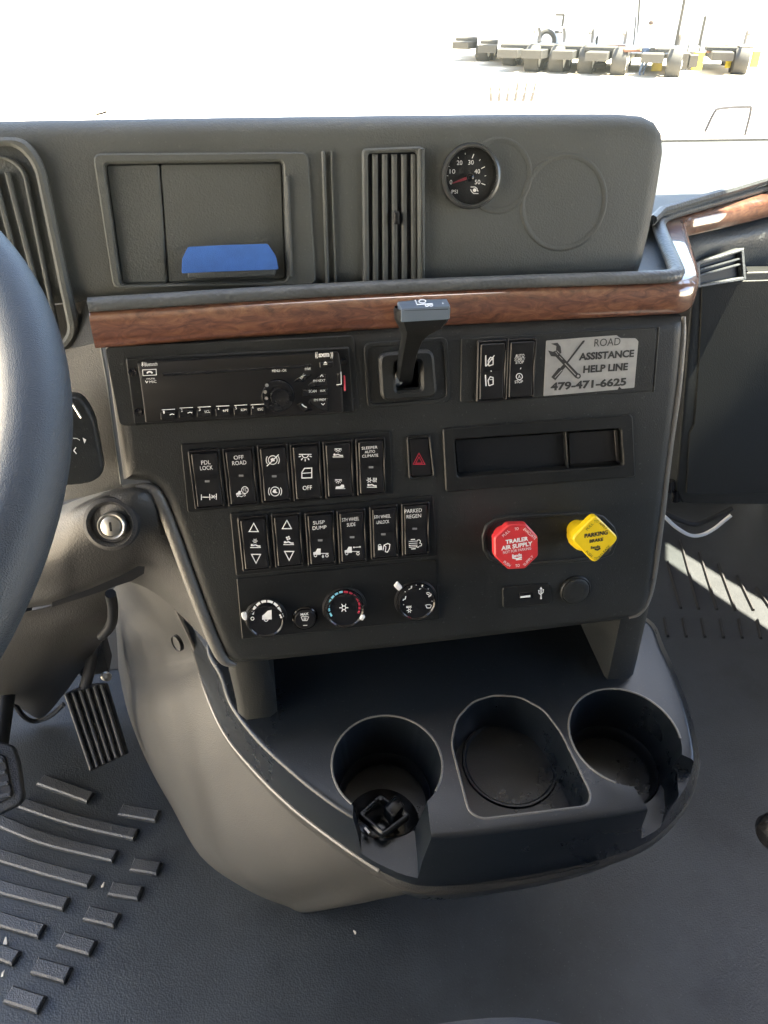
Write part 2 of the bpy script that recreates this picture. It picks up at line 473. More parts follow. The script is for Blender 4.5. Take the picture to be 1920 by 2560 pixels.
# ================================================================== SETTING
def struct(o, name=None): o['kind'] = 'structure'; return o
b = MB(); b.add([(-9000, -9000, -1.25), (9000, -9000, -1.25), (9000, 9000, -1.25), (-9000, 9000, -1.25)], [(0,1,2,3)])
struct(b.build('ground', M['concrete']))
b = MB()
b.add([(-0.95, -0.95, 0), (1.26, -0.95, 0), (1.26, 1.5, 0), (-0.95, 1.5, 0), (-0.95, -0.95, -0.15), (1.26, -0.95, -0.15), (1.26, 1.5, -0.15), (-0.95, 1.5, -0.15)],
      [(0,1,2,3), (7,6,5,4), (0,4,5,1), (1,5,6,2), (2,6,7,3), (3,7,4,0)])
struct(b.build('floor', M['floor']))
b = MB()                                                     # front bulkhead with a sloped toe board
b.add([(-0.95, 1.06, 0.002), (-0.27, 1.06, 0.002), (-0.27, 1.32, 0.42), (-0.95, 1.32, 0.42)], [(0,1,2,3)])
struct(b.build('toe_board', M['cover']))
b = MB(); b.box((0.155, 1.54, 0.20), 1.105, 0.03, 0.50)
struct(b.build('bulkhead', M['wall']))
b = MB(); b.box((0.155, -0.98, 0.85), 1.105, 0.03, 0.95)
struct(b.build('wall_rear', M['wall']))
b = MB(); b.box((-0.97, -0.64, 0.89), 0.02, 0.31, 0.89)
struct(b.build('wall_driver_side', M['wall']))
b = MB(); b.box((0.155, -0.13, 1.81), 1.14, 0.83, 0.03)
struct(b.build('ceiling', M['liner']))
# passenger-side wall; its slot is made up: the sunlit floor strip carried up along the sun
XW = 1.26
def up_sun(p):
    t = (XW - p.x) / LSUN.x; return p + LSUN * t
st = [on_z(1665, 1406, 0), on_z(1800, 1500, 0), on_z(1925, 1582, 0), on_z(1926, 1519, 0), on_z(1800, 1446, 0), on_z(1664, 1362, 0)]
hole = [up_sun(p) for p in st]
b = MB(); b.box((XW + 0.02, 0.27, 0.89), 0.02, 1.22, 0.89)
wall = struct(b.build('wall_side', M['wall']))
def yz_cutter(pts, sl=0):
    c = MB(); c.loft([[Vector((x, y + sl*(x-XW)*LSUN.y/LSUN.x, z + sl*(x-XW)*LSUN.z/LSUN.x)) for y, z in pts] for x in (XW - 0.03, XW + 0.07)], cap0=True, cap1=True)
    return c.build('cutter', M['wall'])
solid_cut(wall, [yz_cutter([(p.y, p.z) for p in hole], 1),
                 yz_cutter([(0.78, 0.62), (0.78, 0.98), (0.62, 1.05), (0.42, 1.4), (-0.55, 1.4), (-0.55, 0.62)]), yz_cutter([(0.94, 1.35), (1.42, 1.35), (1.42, 1.74), (0.94, 1.74)])])  # side window, then an opening added so the tray reflects sky
# windscreen pane between the dash top and the roof edge
b = MB(); ws = [Vector((-0.95, 1.42, 0.88)), Vector((1.255, 1.42, 0.88)), Vector((1.255, 0.705, 1.775)), Vector((-0.95, 0.705, 1.775))]
nrm = (ws[1]-ws[0]).cross(ws[3]-ws[0]).normalized() * 0.006
b.loft([[p for p in ws], [p + nrm for p in ws]], cap0=True, cap1=True)
tag(b.build('windshield', M['glass']), 'clear windshield glass above the dash top with the white yard behind it', 'windshield')

b = MB(); b.box((0.86, 0.76, 1.62), 0.39, 0.10, 0.012, None, .004)  # unseen panel added to keep the sun off the passenger floor
tag(b.build('sun_blocker', M['liner']), 'unseen grey panel added above the dash to block the sun', 'sun blocker')

# ================================================================== DASHBOARD
dash = empty('dashboard', at((0.1, 0.7, 0.0)), 'dark grey truck dashboard with brown wood strip and black control panel', 'dashboard')
# --- hood
hp = [(-420, 300), (0, 297), (500, 289), (960, 283), (1400, 279), (1560, 279), (1622, 284), (1655, 300), (1673, 330), (1676, 380), (1660, 480), (1640, 580), (1622, 655), (1605, 705), (960, 722), (210, 762), (-420, 795)]
loop = ccw(pxl(FH, hp))
rings = []
for k in range(6):                                           # rounded front edge of the hood
    a = k / 5 * math.pi / 2
    rings.append([FH.world(p.x, p.y, -0.018 * (1 - math.sin(a))) for p in inset(loop, 0.016 * (1 - math.cos(a)))])
back = [FH.world(p.x, p.y, -0.018) for p in loop]
far = []
for p in back:
    q = p.copy(); q.y = 1.30; q.z = p.z - 0.24 * (1.30 - p.y) if p.z > 0.85 else 0.70
    if p.x > 0.3: q.x = p.x - 0.02
    far.append(q)
b = MB(); b.loft([far, back] + rings, cap0=True, cap1=True, smooth=True)
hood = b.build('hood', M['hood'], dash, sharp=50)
Zh = Z(0, 240, .5787)
# storage door: outer frame line, door leaf, right-hand pillar bars
pocket = rpoly(pxl(FH, [(262, 410), (706, 404), (716, 700), (304, 712)]), .004, 4)
c = MB(); c.plate(FH, pocket, -.007, .01, 0); solid_cut(hood, [c.build('cutter', M['hood'], dash)])
fr_ = empty('storage_door', FH.mat(), None); fr_.parent = dash; fr_.matrix_parent_inverse = Matrix.Translation((-.1, -.7, 0))
outl = rpoly(pxl(FH, [(232, 384), (770, 380), (790, 712), (284, 722)]), .006, 4)
b = MB(); b.ringplate(FH, outl, inset(ccw(pocket), -.0012) if 0 else rpoly(pxl(FH, [(260, 408), (708, 402), (718, 702), (303, 714)]), .004, 4), -.001, .0026, .0012); b.build('door_frame', M['hood'], fr_)
b = MB(); b.plate(FH, rpoly(pxl(FH, [(263, 411), (397, 408), (419, 708), (305, 711)], -.003), .003), -.009, -.003, .0014, 1); b.build('door_panel', M['hood'], fr_)
b = MB(); b.plate(FH, rpoly(pxl(FH, [(399, 408), (705, 405), (715, 699), (421, 707)], -.003), .003), -.009, -.0042, .0014, 1); b.build('door_panel', M['hood'], fr_)
b = MB(); b.plate(FH, rpoly(pxl(FH, [(712, 440), (722, 440), (732, 692), (722, 694)]), .0015), 0, .0055, .0016, 2); b.build('grip', M['hood'], fr_)
b = MB(); b.plate(FH, rpoly(pxl(FH, [(470, 650), (690, 645), (690, 690), (470, 698)], .004), .003), -.014, .0075, .002, 2); b.build('latch', M['hood'], fr_)
for x0, x1 in ((803, 812), (826, 830)):
    b = MB(); b.plate(FH, rpoly(pxl(FH, [(x0, 378), (x1, 378), (x1 + 11, 716), (x0 + 11, 717)]), 0.001), -0.001, 0.003, 0.001, 1)
    b.build('seam_rib', M['hood'], dash)
# centre vent: sunk frame with upright slats
b = MB(); b.ringplate(FH, rpoly(pxl(FH, [(904, 372), (1058, 366), (1060, 712), (908, 718)]), 0.004), rpoly(pxl(FH, [(918, 384), (1040, 380), (1042, 702), (922, 706)]), 0.003), -0.002, 0.004, 0.0012)
vent = b.build('vent', M['hood'], dash)
b = MB(); b.plate(FH, pxl(FH, [(918, 384), (1040, 380), (1042, 702), (922, 706)]), -0.003, 0.0006, 0)
b.build('vent_throat', M['cup'], vent)
b = MB(); b.plate(FH, rpoly(pxl(FH, [(1043, 372), (1057, 371), (1058, 709), (1046, 710)]), 0.001), 0.003, 0.0075, 0.0015, 2)
b.build('vent_bar', M['hood'], vent)
for i in range(5):
    x = 930 + i * 24
    b = MB(); b.plate(FH, pxl(FH, [(x, 386), (x + 13, 386), (x + 14.5, 702), (x + 1.5, 703)]), 0, 0.0035, 0.001, 1)
    b.build('slat', M['hood'], vent)
b = MB(); b.plate(FH, pxl(FH, [(980, 528), (994, 528), (995, 560), (981, 560)]), 0.003, 0.007, 0.001); b.build('vent_tab', M['plate'], vent)
# two round blanks pressed into the hood
for cx, cy, rx, ry in ((1246, 440, 80, 86), (1410, 508, 103, 112)):
    c = FH.uv(cx, cy); ex = (FH.uv(cx + rx, cy) - c).length
    b = MB(); b.lathe(FH, c, [(ex + .0025, -0.001), (ex + .0012, 0.0007), (ex, 0.0010), (ex - .0012, 0.0007), (ex - .0028, 0.0003)], 64, cap1=False)
    b.build('round_blank', M['hood'], dash)
# left vent beside the instruments: nested rounded frames
lv = lambda d: [(-200, 352 + d), (60 - d*.9, 352 + d), (104 - d, 410 + d*.4), (193 - d*1.25, 830 - d*.3), (160 - d*.7, 874 - d), (-200, 905 - d)]
b = MB()
b.ringplate(FH, rpoly(pxl(FH, lv(-8)), 0.02, 8), rpoly(pxl(FH, lv(14)), 0.018, 8), -0.001, 0.008, 0.0022)
lvent = b.build('vent', M['hood'], dash)
b = MB(); b.ringplate(FH, rpoly(pxl(FH, lv(36)), 0.012, 6), rpoly(pxl(FH, lv(46)), 0.012, 6), -0.001, 0.0045, 0.0012); b.build('vent_frame', M['hood'], lvent)
for i in range(5):
    x0 = 62 - i * 34
    b = MB(); b.plate(FH, pxl(FH, [(x0 - 48, 430), (x0 - 36, 430), (x0 + 66, 826), (x0 + 54, 830)]), 0, 0.0045, 0.001, 1)
    b.build('slat', M['hood'], lvent)
# --- ledge, padded lip and the passenger-side top
def plan(pts, z): return [on_z(x, y, z) for x, y in pts]
lip_px = [(222, 762), (600, 738), (960, 718), (1300, 704), (1600, 694), (1672, 690), (1690, 683), (1688, 668), (1668, 620), (1652, 580), (1648, 560), (1660, 544), (1690, 532), (1760, 512), (1840, 489), (1920, 466), (2060, 424)]
lip = smooth_line(plan(lip_px, 0.815), 5)
b = MB(); b.tube(lip, 0.0068, 14, ry=0.0052)
b.build('padded_lip', M['pad'], dash, sharp=60)
inner = plan(lip_px, 0.806)
b = MB()
sh = [Vector((p.x, p.y, 0.806)) for p in inner]
b.loft([[p for p in sh], [Vector((p.x - 0.05 if p.x > .47 else p.x, max(p.y, 0.55) + 0.10, 0.80)) for p in sh]], closed=False)
b.build('ledge', M['hood'], dash)
top_px = [(1636, 552), (1660, 528), (1760, 498), (1840, 475), (1920, 451)]
a_ = plan(top_px, 0.826)
a_ += [Vector((a_[-1].x + .13, .875, .826)), Vector((1.105, .84, .826))]
b = MB()
far_ = [Vector((0.30 + 0.805 * i / (len(a_)-1), 1.215 - 0.03 * (i / (len(a_)-1) - .4) ** 2, 0.826)) for i in range(len(a_))]
b.loft([[p - Vector((0, 0, 0.005)) for p in a_], [p + Vector((0, 0.003, 0.0)) for p in a_], far_, [p + Vector((0, 0.03, -0.02)) for p in far_], [p + Vector((0, 0.25, -0.10)) for p in far_]], closed=False, smooth=True)
b.build('passenger_top', M['hood'], dash, sharp=50)
b = MB(); b.tube([p + Vector((0, 0.004, 0.0)) for p in a_], 0.0045, 8); b.build('edge_bead', M['pad'], dash)
b = MB(); b.tube(far_, 0.004, 8); b.build('glass_seal', M['rubber'], dash)
# --- wood strip, swept along the dash, round the corner and on along the passenger side
wp = [(232, 829), (480, 812), (720, 797), (960, 783), (1200, 771), (1450, 759), (1640, 750), (1700, 746), (1724, 734), (1729, 710), (1718, 660), (1706, 615), (1700, 580), (1710, 568), (1745, 559), (1800, 547), (1860, 533), (1920, 518), (2060, 483)]
path = smooth_line(plan(wp, 0.797), 6)
prof = [(-.006, -.0125), (.001, -.0125), (.0038, -.0112), (.0048, -.008), (.0050, 0), (.0047, .007), (.0036, .0106), (-.0004, .0128), (-.0036, .0143), (-.018, .0152), (-.018, .010)]
rings = []
for i, p in enumerate(path):
    a = path[max(0, i-1)]; c = path[min(len(path)-1, i+1)]; t = (c - a).normalized(); o = Vector((t.y, -t.x, 0))
    sc_ = 1.0 - 0.08 * min(1, max(0, (p.y - .64) / .1)); rings.append([p + o * q + Vector((0, 0, h * sc_)) for q, h in prof])
b = MB(); b.loft(rings, closed=True, cap0=True, cap1=True, smooth=True)
b.build('wood_trim', M['wood'], dash, sharp=50)
# --- centre panel: face with rounded rim, open cubby and lever slot cut in
pp = [(253, 858), (600, 838), (960, 820), (1300, 803), (1690, 786), (1722, 790), (1724, 830), (1712, 960), (1690, 1120), (1668, 1290), (1648, 1440), (1640, 1490), (1628, 1528), (1600, 1552), (1550, 1565), (1400, 1584), (1000, 1632), (700, 1664), (620, 1672), (585, 1670), (560, 1652), (538, 1612), (505, 1530), (470, 1435), (432, 1330), (405, 1262), (390, 1232), (366, 1216), (303, 1212), (280, 1050)]
loop = ccw(pxl(FP, pp))
rings = []
for k in range(7):
    a = k / 6 * math.pi / 2
    rings.append([FP.world(p.x, p.y, -0.017 * (1 - math.sin(a))) for p in inset(loop, 0.014 * (1 - math.cos(a)))])
base0 = [FP.world(p.x, p.y, -0.020) for p in loop]
base1 = [FP.world(p.x + (0.010 if p.x > 0.12 else 0), p.y, -0.045) for p in loop]
base2 = [FP.world(p.x + (0.012 if p.x > 0.12 else 0.0), p.y + (0.01 if p.y < -.1 else 0), -0.16) for p in loop]
b = MB(); b.loft([base2, base1, base0] + rings, cap0=True, cap1=True, smooth=True)
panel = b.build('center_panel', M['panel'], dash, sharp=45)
Z4 = Z(900, 700, .48222)
cub = MB(); cub.plate(FP, rpoly(pxl(FP, [(1134, 1097), (1549, 1069), (1556, 1162), (1142, 1191)]), 0.003), -0.010, 0.01, 0)
lev = MB(); lev.plate(FP, rpoly(pxl(FP, [(987, 905), (1045, 902), (1048, 968), (988, 972)]), 0.003), -0.03, 0.01, 0)
sgn = panel
cs = []
for c in (cub, lev):
    o = c.build('cutter', M['panel'], dash); cs.append(o)
solid_cut(panel, cs)
# left part beside the steering column
b = MB()
b.patch([[on_y(-300, 900, .66), on_y(100, 880, .61), on_y(252, 856, .583)],
         [on_y(-300, 1080, .66), on_y(100, 1050, .60), on_y(282, 1040, .572)],
         [on_y(-300, 1280, .66), on_y(100, 1260, .585), on_y(306, 1218, .563)]], 6)
b.build('column_panel', M['column'], dash)
b = MB()
b.patch([[on_y(-300, 790, .69), on_y(60, 770, .65), on_y(215, 752, .615)],
         [on_y(-300, 900, .66), on_y(110, 880, .61), on_y(253, 858, .583)]], 5)
b.build('column_panel', M['column'], dash)
# seam line down the left edge of the panel
b = MB(); b.tube([FP.pt(x, y, 0.0003) for x, y in [(251, 860), (268, 955), (285, 1080), (303, 1210)]], 0.0009, 6); b.build('seam_rib', M['hood'], dash)
b = MB(); b.tube([FP.pt(x, y, 0.0) for x, y in [(1647, 818), (1641, 895), (1634, 980)]], 0.0007, 6); b.build('seam_rib', M['panel'], dash)
for nm_, pts_, rd_ in (('panel_rim_highlight', [(340, 1216), (372, 1220), (398, 1246), (434, 1335), (472, 1440), (508, 1534), (540, 1614), (562, 1650), (590, 1662)], (.002, .0045, .0056, .0058, .0058, .0058, .0056, .005, .002)),
                      ('panel_rim_highlight', [(1708, 792), (1704, 850), (1692, 980), (1672, 1120), (1652, 1290), (1632, 1440), (1617, 1500), (1596, 1532), (1572, 1544)], (.002, .0036, .0038, .0038, .0038, .0038, .0036, .003, .0015))):
    pw = smooth_line([FP.pt(x, y, -.0065) for x, y in pts_], 6); rr_ = []
    for k in range(len(pw)):
        f = k / 6; j = min(int(f), len(rd_) - 2); rr_.append(rd_[j] + (rd_[j+1] - rd_[j]) * (f - j))
    b = MB(); b.tube(pw, [r * 1.0 for r in rr_], 16); b.build(nm_, M['rim'], dash, sharp=70)  # pale colour paints the highlight along both panel ridges
# raised surrounds on the panel
def surround(name, px, r=0.002, w1=0.0016, ch=0.0008, m='plate', parent=panel):
    b = MB(); b.plate(FP, rpoly(pxl(FP, px), r), -0.001, w1, ch, 1); return b.build(name, M[m], parent)
surround('radio_plate', [(262, 868), (885, 838), (898, 1030), (330, 1064), (300, 1064)], 0.004, 0.0010, 0.0006, 'panel')
surround('switch_plate', [(452, 1109), (975, 1076), (982, 1233), (469, 1280)])
surround('switch_plate', [(575, 1281), (1082, 1236), (1092, 1389), (590, 1438)])
surround('climate_plate', [(591, 1445), (1090, 1397), (1100, 1547), (605, 1597)])
def frame(name, out, inn, r0, r1, w1, ch=0.001, m='plate', parent=panel):
    b = MB(); b.ringplate(FP, rpoly(pxl(FP, out), r0, 6), rpoly(pxl(FP, inn), r1, 6), -0.001, w1, ch); return b.build(name, M[m], parent)
frame('cubby_frame', [(1105, 1070), (1579, 1036), (1586, 1190), (1113, 1229)], [(1134, 1097), (1549, 1069), (1556, 1162), (1142, 1191)], 0.003, 0.003, 0.0024)
b = MB(); b.plate(FP, pxl(FP, [(1411, 1078), (1416, 1078), (1422, 1173), (1417, 1173)], -.004), -0.0105, -0.002, 0.0006); b.build('cubby_divider', M['plate'], panel)
surround('display', [(1424, 1084), (1544, 1076), (1550, 1158), (1428, 1167)], 0.002, -0.0065, 0.0004, 'radio')
b = MB(); b.plate(FP, pxl(FP, [(1138, 1101), (1408, 1083), (1414, 1170), (1146, 1188)], -.008), -.0105, -.0085, .0004); b.build('screen', M['cup'], panel)
frame('lever_plate', [(908, 858), (1118, 842), (1126, 1004), (918, 1020)], [(918, 868), (1108, 853), (1116, 994), (926, 1010)], 0.006, 0.005, 0.0014, 0.0005, 'panel')
frame('lever_boot', [(943, 880), (1080, 870), (1090, 990), (950, 1000)], [(985, 902), (1047, 898), (1050, 970), (987, 974)], 0.008, 0.003, 0.0065, 0.0022, 'panel')
surround('switch_plate', [(1152, 846), (1640, 818), (1630, 978), (1150, 1006)], 0.002, 0.0011, 0.0006, 'panel')
frame('valve_recess', [(1203, 1340), (1212, 1312), (1236, 1294), (1270, 1287), (1380, 1282), (1472, 1279), (1510, 1290), (1535, 1315), (1545, 1345), (1530, 1385), (1490, 1400), (1400, 1408), (1300, 1414), (1250, 1412), (1220, 1398), (1206, 1372)],
      [(1213, 1342), (1221, 1319), (1242, 1303), (1272, 1296), (1380, 1291), (1470, 1288), (1503, 1298), (1525, 1319), (1534, 1346), (1520, 1377), (1486, 1390), (1400, 1398), (1300, 1404), (1254, 1402), (1228, 1390), (1215, 1368)], 0.002, 0.002, 0.0022, 0.0009, 'panel')

# ================================================================== COVERS BELOW THE COLUMN
kc = empty('knee_cover', at((-0.1, 0.58, 0.4)), 'grey plastic lower dash cover around the ignition key lock left of the panel', 'dash cover')
Y = on_y
b = MB()
b.patch([[Y(-200, 1330, .69), Y(100, 1277, .64), Y(200, 1246, .606), Y(300, 1214, .574), Y(362, 1213, .570), Y(397, 1238, .570)],
         [Y(-200, 1360, .65), Y(100, 1310, .580), Y(200, 1272, .556), Y(300, 1236, .545), Y(368, 1236, .548), Y(412, 1275, .560)],
         [Y(-200, 1420, .63), Y(100, 1400, .566), Y(200, 1362, .549), Y(300, 1326, .539), Y(374, 1320, .545), Y(441, 1350, .556)],
         [Y(-200, 1500, .65), Y(100, 1470, .585), Y(200, 1440, .572), Y(300, 1404, .562), Y(372, 1400, .566), Y(478, 1450, .550)],
         [Y(-200, 1530, .67), Y(100, 1506, .60), Y(200, 1473, .59), Y(300, 1440, .582), Y(366, 1436, .588), Y(508, 1532, .545)],
         [Y(-200, 1540, .71), Y(100, 1516, .64), Y(200, 1483, .63), Y(300, 1452, .622), Y(400, 1492, .605), Y(545, 1632, .535)]], 7)
b.build('cover_shell', M['knee'], kc, sharp=80)
b = MB()                                                       # open slot along its lower edge
sl = [(130, 1506), (220, 1474), (300, 1440), (345, 1415), (362, 1416), (360, 1434), (330, 1452), (220, 1490), (130, 1518)]
b.add([Y(x, y, .560) for x, y in sl], [list(range(len(sl)))]); b.build('slot', M['cup'], kc)
b = MB()
b.patch([[Y(-250, 1560, .70), Y(60, 1530, .70), Y(200, 1487, .70), Y(270, 1466, .70)],
         [Y(-250, 1640, .74), Y(60, 1610, .72), Y(190, 1580, .72), Y(285, 1570, .74)],
         [Y(-250, 1740, .84), Y(10, 1735, .84), Y(120, 1700, .87), Y(250, 1610, .90)],
         [Y(-250, 1760, .95), Y(20, 1765, .95), Y(100, 1795, .95), Y(165, 1730, .95)]], 6)
b.build('lower_panel', M['knee'], kc, sharp=80)
b = MB(); b.tube(smooth_line([Y(-60, 1738, .90), Y(5, 1742, .91), Y(35, 1760, .92), Y(58, 1790, .93), Y(85, 1803, .94), Y(125, 1790, .945), Y(160, 1760, .95)], 5), 0.004, 8)
b.build('panel_edge', M['rubber'], kc)
b = MB(); b.tube(smooth_line([Y(276, 1484, .69), Y(282, 1520, .70), Y(278, 1560, .71), Y(255, 1590, .73)], 5), 0.006, 10); b.build('gap_shade', M['cup'], kc)  # black tube that paints the dark of a shaded gap

# ================================================================== CUP HOLDER CONSOLE
con = empty('cup_console', at((0.2, 0.6, 0.0)), 'dark plastic cup holder console with three round wells below the panel', 'console')
TB = Frame(FT.P - FT.N * 0.062, FT.X, FT.N)
tray_px = [(520, 1600), (548, 1690), (575, 1765), (640, 1850), (720, 1925), (800, 1990), (880, 2043), (975, 2088), (1075, 2097), (1250, 2080), (1450, 2052), (1640, 2018), (1708, 1972), (1736, 1910), (1737, 1868), (1718, 1780), (1690, 1700), (1655, 1620), (1618, 1550), (1500, 1520), (1000, 1520), (700, 1560)]
bead_px = [(440, 1500), (478, 1610), (508, 1710), (560, 1830), (640, 1930), (735, 2022), (850, 2110), (948, 2176), (1072, 2216), (1300, 2192), (1500, 2150), (1630, 2098), (1716, 2010), (1746, 1925), (1746, 1872), (1724, 1776), (1695, 1696), (1660, 1616), (1622, 1548), (1500, 1515), (1000, 1515), (680, 1550)]
NS = 5
A = smooth_line(pxl(FT, tray_px), NS, True); B = smooth_line(pxl(TB, bead_px), NS, True)
dn = lambda P, d: [p + Vector((0, 0, -d)) for p in P]
rA = [FT.world(p.x, p.y) for p in A]; rB = [TB.world(p.x, p.y) for p in B]
cen = sum(rB, Vector()) / len(rB)
toC = lambda P, k: [p.lerp(Vector((cen.x, max(cen.y, p.y), p.z)), k) for p in P]
rr = []
for k in range(5):                                             # soft shoulder on the tray edge
    a = k / 4 * math.pi / 2
    rr.append([FT.world(p.x, p.y, -0.004 * (1 - math.sin(a))) for p in inset(A, 0.005 * (1 - math.cos(a)))])
mid = [rA[i].lerp(rB[i], 0.55) + (Vector((cen.x, cen.y, 0)) - Vector((rA[i].x, rA[i].y, 0))).normalized() * 0.004 for i in range(len(rA))]
low = dn(toC(rB, 0.10), 0.05)
b = MB(); b.loft([low, dn(toC(rB, .02), 0.012), rB, mid] + rr, cap0=True, cap1=True, smooth=True)
tray = b.build('tray', M['tray'], con, sharp=38)
cut = []
def cutter(fn):
    c = MB(); fn(c); cut.append(c.build('cutter', M['cup'], con))
def well(cx, cy, rx, depth, c, sc=0.86):
    u = FT.uv(cx, cy); r = (FT.uv(cx + rx, cy) - FT.uv(cx - rx, cy)).length / 2
    c.lathe(FT, u, [(r * sc, -depth - .022), (r, 0.0), (r * 1.01, 0.02)], 72, cap0=True); return u, r
W1 = [None]
cutter(lambda c: W1.__setitem__(0, well(968, 1908, 138, 0.052, c)))
W3 = [None]
cutter(lambda c: W3.__setitem__(0, well(1562, 1838, 137, 0.052, c)))
u2 = rpoly(pxl(FT, [(1128, 1860), (1140, 1800), (1180, 1755), (1235, 1738), (1300, 1742), (1360, 1775), (1402, 1830), (1478, 1985), (1470, 2015), (1205, 2048), (1172, 2030)]), 0.008, 5)
def U2(c):
    lo = [p.lerp(FT.uv(1290, 1900), 0.10) for p in u2]
    c.loft([[FT.world(p.x, p.y, -0.045) for p in ccw(lo)], [FT.world(p.x, p.y, 0.0) for p in ccw(u2)], [FT.world(p.x, p.y, 0.02) for p in ccw(u2)]], cap0=True, cap1=True)
cutter(U2)
def slot(pts, dep, ins, c):
    up = ccw(pxl(FT, pts)); lo = inset(up, ins)
    c.loft([[FT.world(p.x, p.y, -dep) for p in lo], [FT.world(p.x, p.y, 0.0) for p in up], [FT.world(p.x + (p.x-q.x)*.4, p.y + (p.y-q.y)*.4, 0.02) for p, q in zip(up, lo)]], cap0=True, cap1=True)
cutter(lambda c: slot([(882, 1985), (1066, 1985), (1078, 2090), (1078, 2300), (886, 2300), (882, 2060)], .054, .008, c))
cutter(lambda c: slot([(1560, 1930), (1690, 1868), (1714, 1905), (1719, 1960), (1700, 2040), (1680, 2140), (1640, 2110), (1622, 2025)], .052, .006, c))
cutter(lambda c: slot([(1650, 1905), (1700, 1884), (1790, 1925), (1800, 2080), (1700, 2150), (1660, 2060)], .020, .001, c))
solid_cut(tray, cut)
# pale tubes painting the highlight round the well edges
def rimtube(pts, r=0.0011):
    b = MB(); b.tube([FT.world(p.x, p.y, 0.0) for p in pts], r, 6); b.build('well_rim_highlight', M['rim'], con)
def arcpts(wl, a0, a1, n=44): return [Vector((wl[0].x + wl[1]*math.cos(R_(a0+(a1-a0)*i/n)), wl[0].y + wl[1]*math.sin(R_(a0+(a1-a0)*i/n)))) for i in range(n+1)]
rimtube(arcpts(W1[0], -42, 222)); rimtube(arcpts(W3[0], -12, 238)); rimtube(u2 + [u2[0]])
for wl in (W1[0], W3[0]):
    b = MB(); b.lathe(FT, wl[0], [(wl[1]*.90, -0.060), (wl[1]*.87, -0.057), (wl[1]*.82, -0.0605), (wl[1]*.80, -0.073)], 56, cap1=False); b.build('well_step', M['cup'], con)
c2 = FT.uv(1275, 1905, -0.043); r2 = (FT.uv(1390, 1905, -0.043) - FT.uv(1160, 1905, -0.043)).length / 2
b = MB(); b.lathe(FT, c2, [(r2 + .002, -0.0448), (r2 + .001, -0.0425), (r2 - .001, -0.0425), (r2 - .003, -0.0447)], 56, cap1=False); b.build('well_step', M['tray'], con)
# under-lip on the driver and aisle side
b = MB()
b.loft([rB, dn(toC(rB, -0.006), 0.004), dn(toC(rB, -0.004), 0.012), dn(toC(rB, 0.03), 0.024), dn(toC(rB, 0.14), 0.040), dn(toC(rB, 0.3), 0.06)], smooth=True)
b.build('under_lip', M['knee'], con, sharp=80)
# tapering body down to the floor, seen from the driver's side
bd = [on_y(335, 1430, .64), on_y(440, 1520, .615)] + [TB.pt(x, y) for x, y in [(487, 1625), (508, 1710), (560, 1830), (640, 1930), (735, 2022), (850, 2110), (948, 2176), (1072, 2216), (1300, 2200), (1500, 2160)]]
fl = [on_y(284, 1480, 1.16), on_y(286, 1570, 1.14)] + [on_z(x, y, 0) for x, y in [(300, 1700), (325, 1800), (372, 1915), (430, 2020), (500, 2140), (600, 2215), (705, 2262), (800, 2274), (1000, 2235), (1250, 2190)]]
fl[-1] = Vector((0.33, 0.70, 0)); fl[-2] = Vector((0.16, 0.62, 0))
g = []
for k in range(6):
    t = k / 5
    g.append([a.lerp(c, t) + Vector((-1, -.6, 0)).normalized() * 0.03 * math.sin(math.pi * t) * (0.6 if i > 2 else 0.3) * (1 if i < 8 else .35) for i, (a, c) in enumerate(zip(bd, fl))])
b = MB(); b.patch([list(r) for r in zip(*g)], 5)
b.build('body_shell', M['cover'], con, sharp=80)
b = MB(); b.tube(smooth_line(bd[1:9], 6), 0.0022, 8); b.build('body_bead', M['bead'], con)  # bead in a lighter colour that paints its highlight line
b = MB(); c_ = bd[1].lerp(fl[1], .0)                            # flat dark disc painting the shade inside a screw recess
q = Y(441, 1609, .60); nx = Vector((-.8, -.6, .1)).normalized()
hf = Frame(q, Vector((.6, -.8, 0)), nx); b.lathe(hf, Vector((0, 0)), [(.0088, -.003), (.0084, .0008), (.0078, .0010), (.0070, -.0002)], 24); b.build('hole_shade', M['cup'], con)
# posts carrying the panel above the tray
for px4, nm in (([(545, 1640), (560, 1660), (665, 1650), (690, 1745), (660, 1757), (612, 1766), (585, 1745)], 'post'),
                ([(1517, 1550), (1527, 1560), (1590, 1560), (1595, 1600), (1588, 1655), (1555, 1663), (1521, 1660)], 'post')):
    top = 0.54
    base = [on_z(x, y, 0.44) for x, y in (px4[3:] if nm else px4)]
    if px4[0][0] < 1000: foot = [(590, 1748), (612, 1764), (672, 1757), (690, 1744)]
    else: foot = [(1519, 1655), (1527, 1663), (1580, 1660), (1592, 1650)]
    f = [on_z(x, y, 0.443) for x, y in foot]
    f += [f[3] + Vector((0, .08, 0)), f[0] + Vector((0, .08, 0))]
    b = MB(); b.loft([dn(f, 0.03), f, [p + Vector((-0.008 if px4[0][0] < 1000 else 0.004, 0.01, 0.10)) for p in f]], smooth=True); b.build('post', M['column'] if px4[0][0] < 1000 else M['panel'], con, sharp=50)

# ================================================================== THINGS ON THE PANEL
def on_panel(fr, px, py, name, label, cat, group=None, w=0.0):
    c = fr.uv(px, py, w)
    return empty(name, fr.mat(c.x, c.y, w), label, cat, group), c
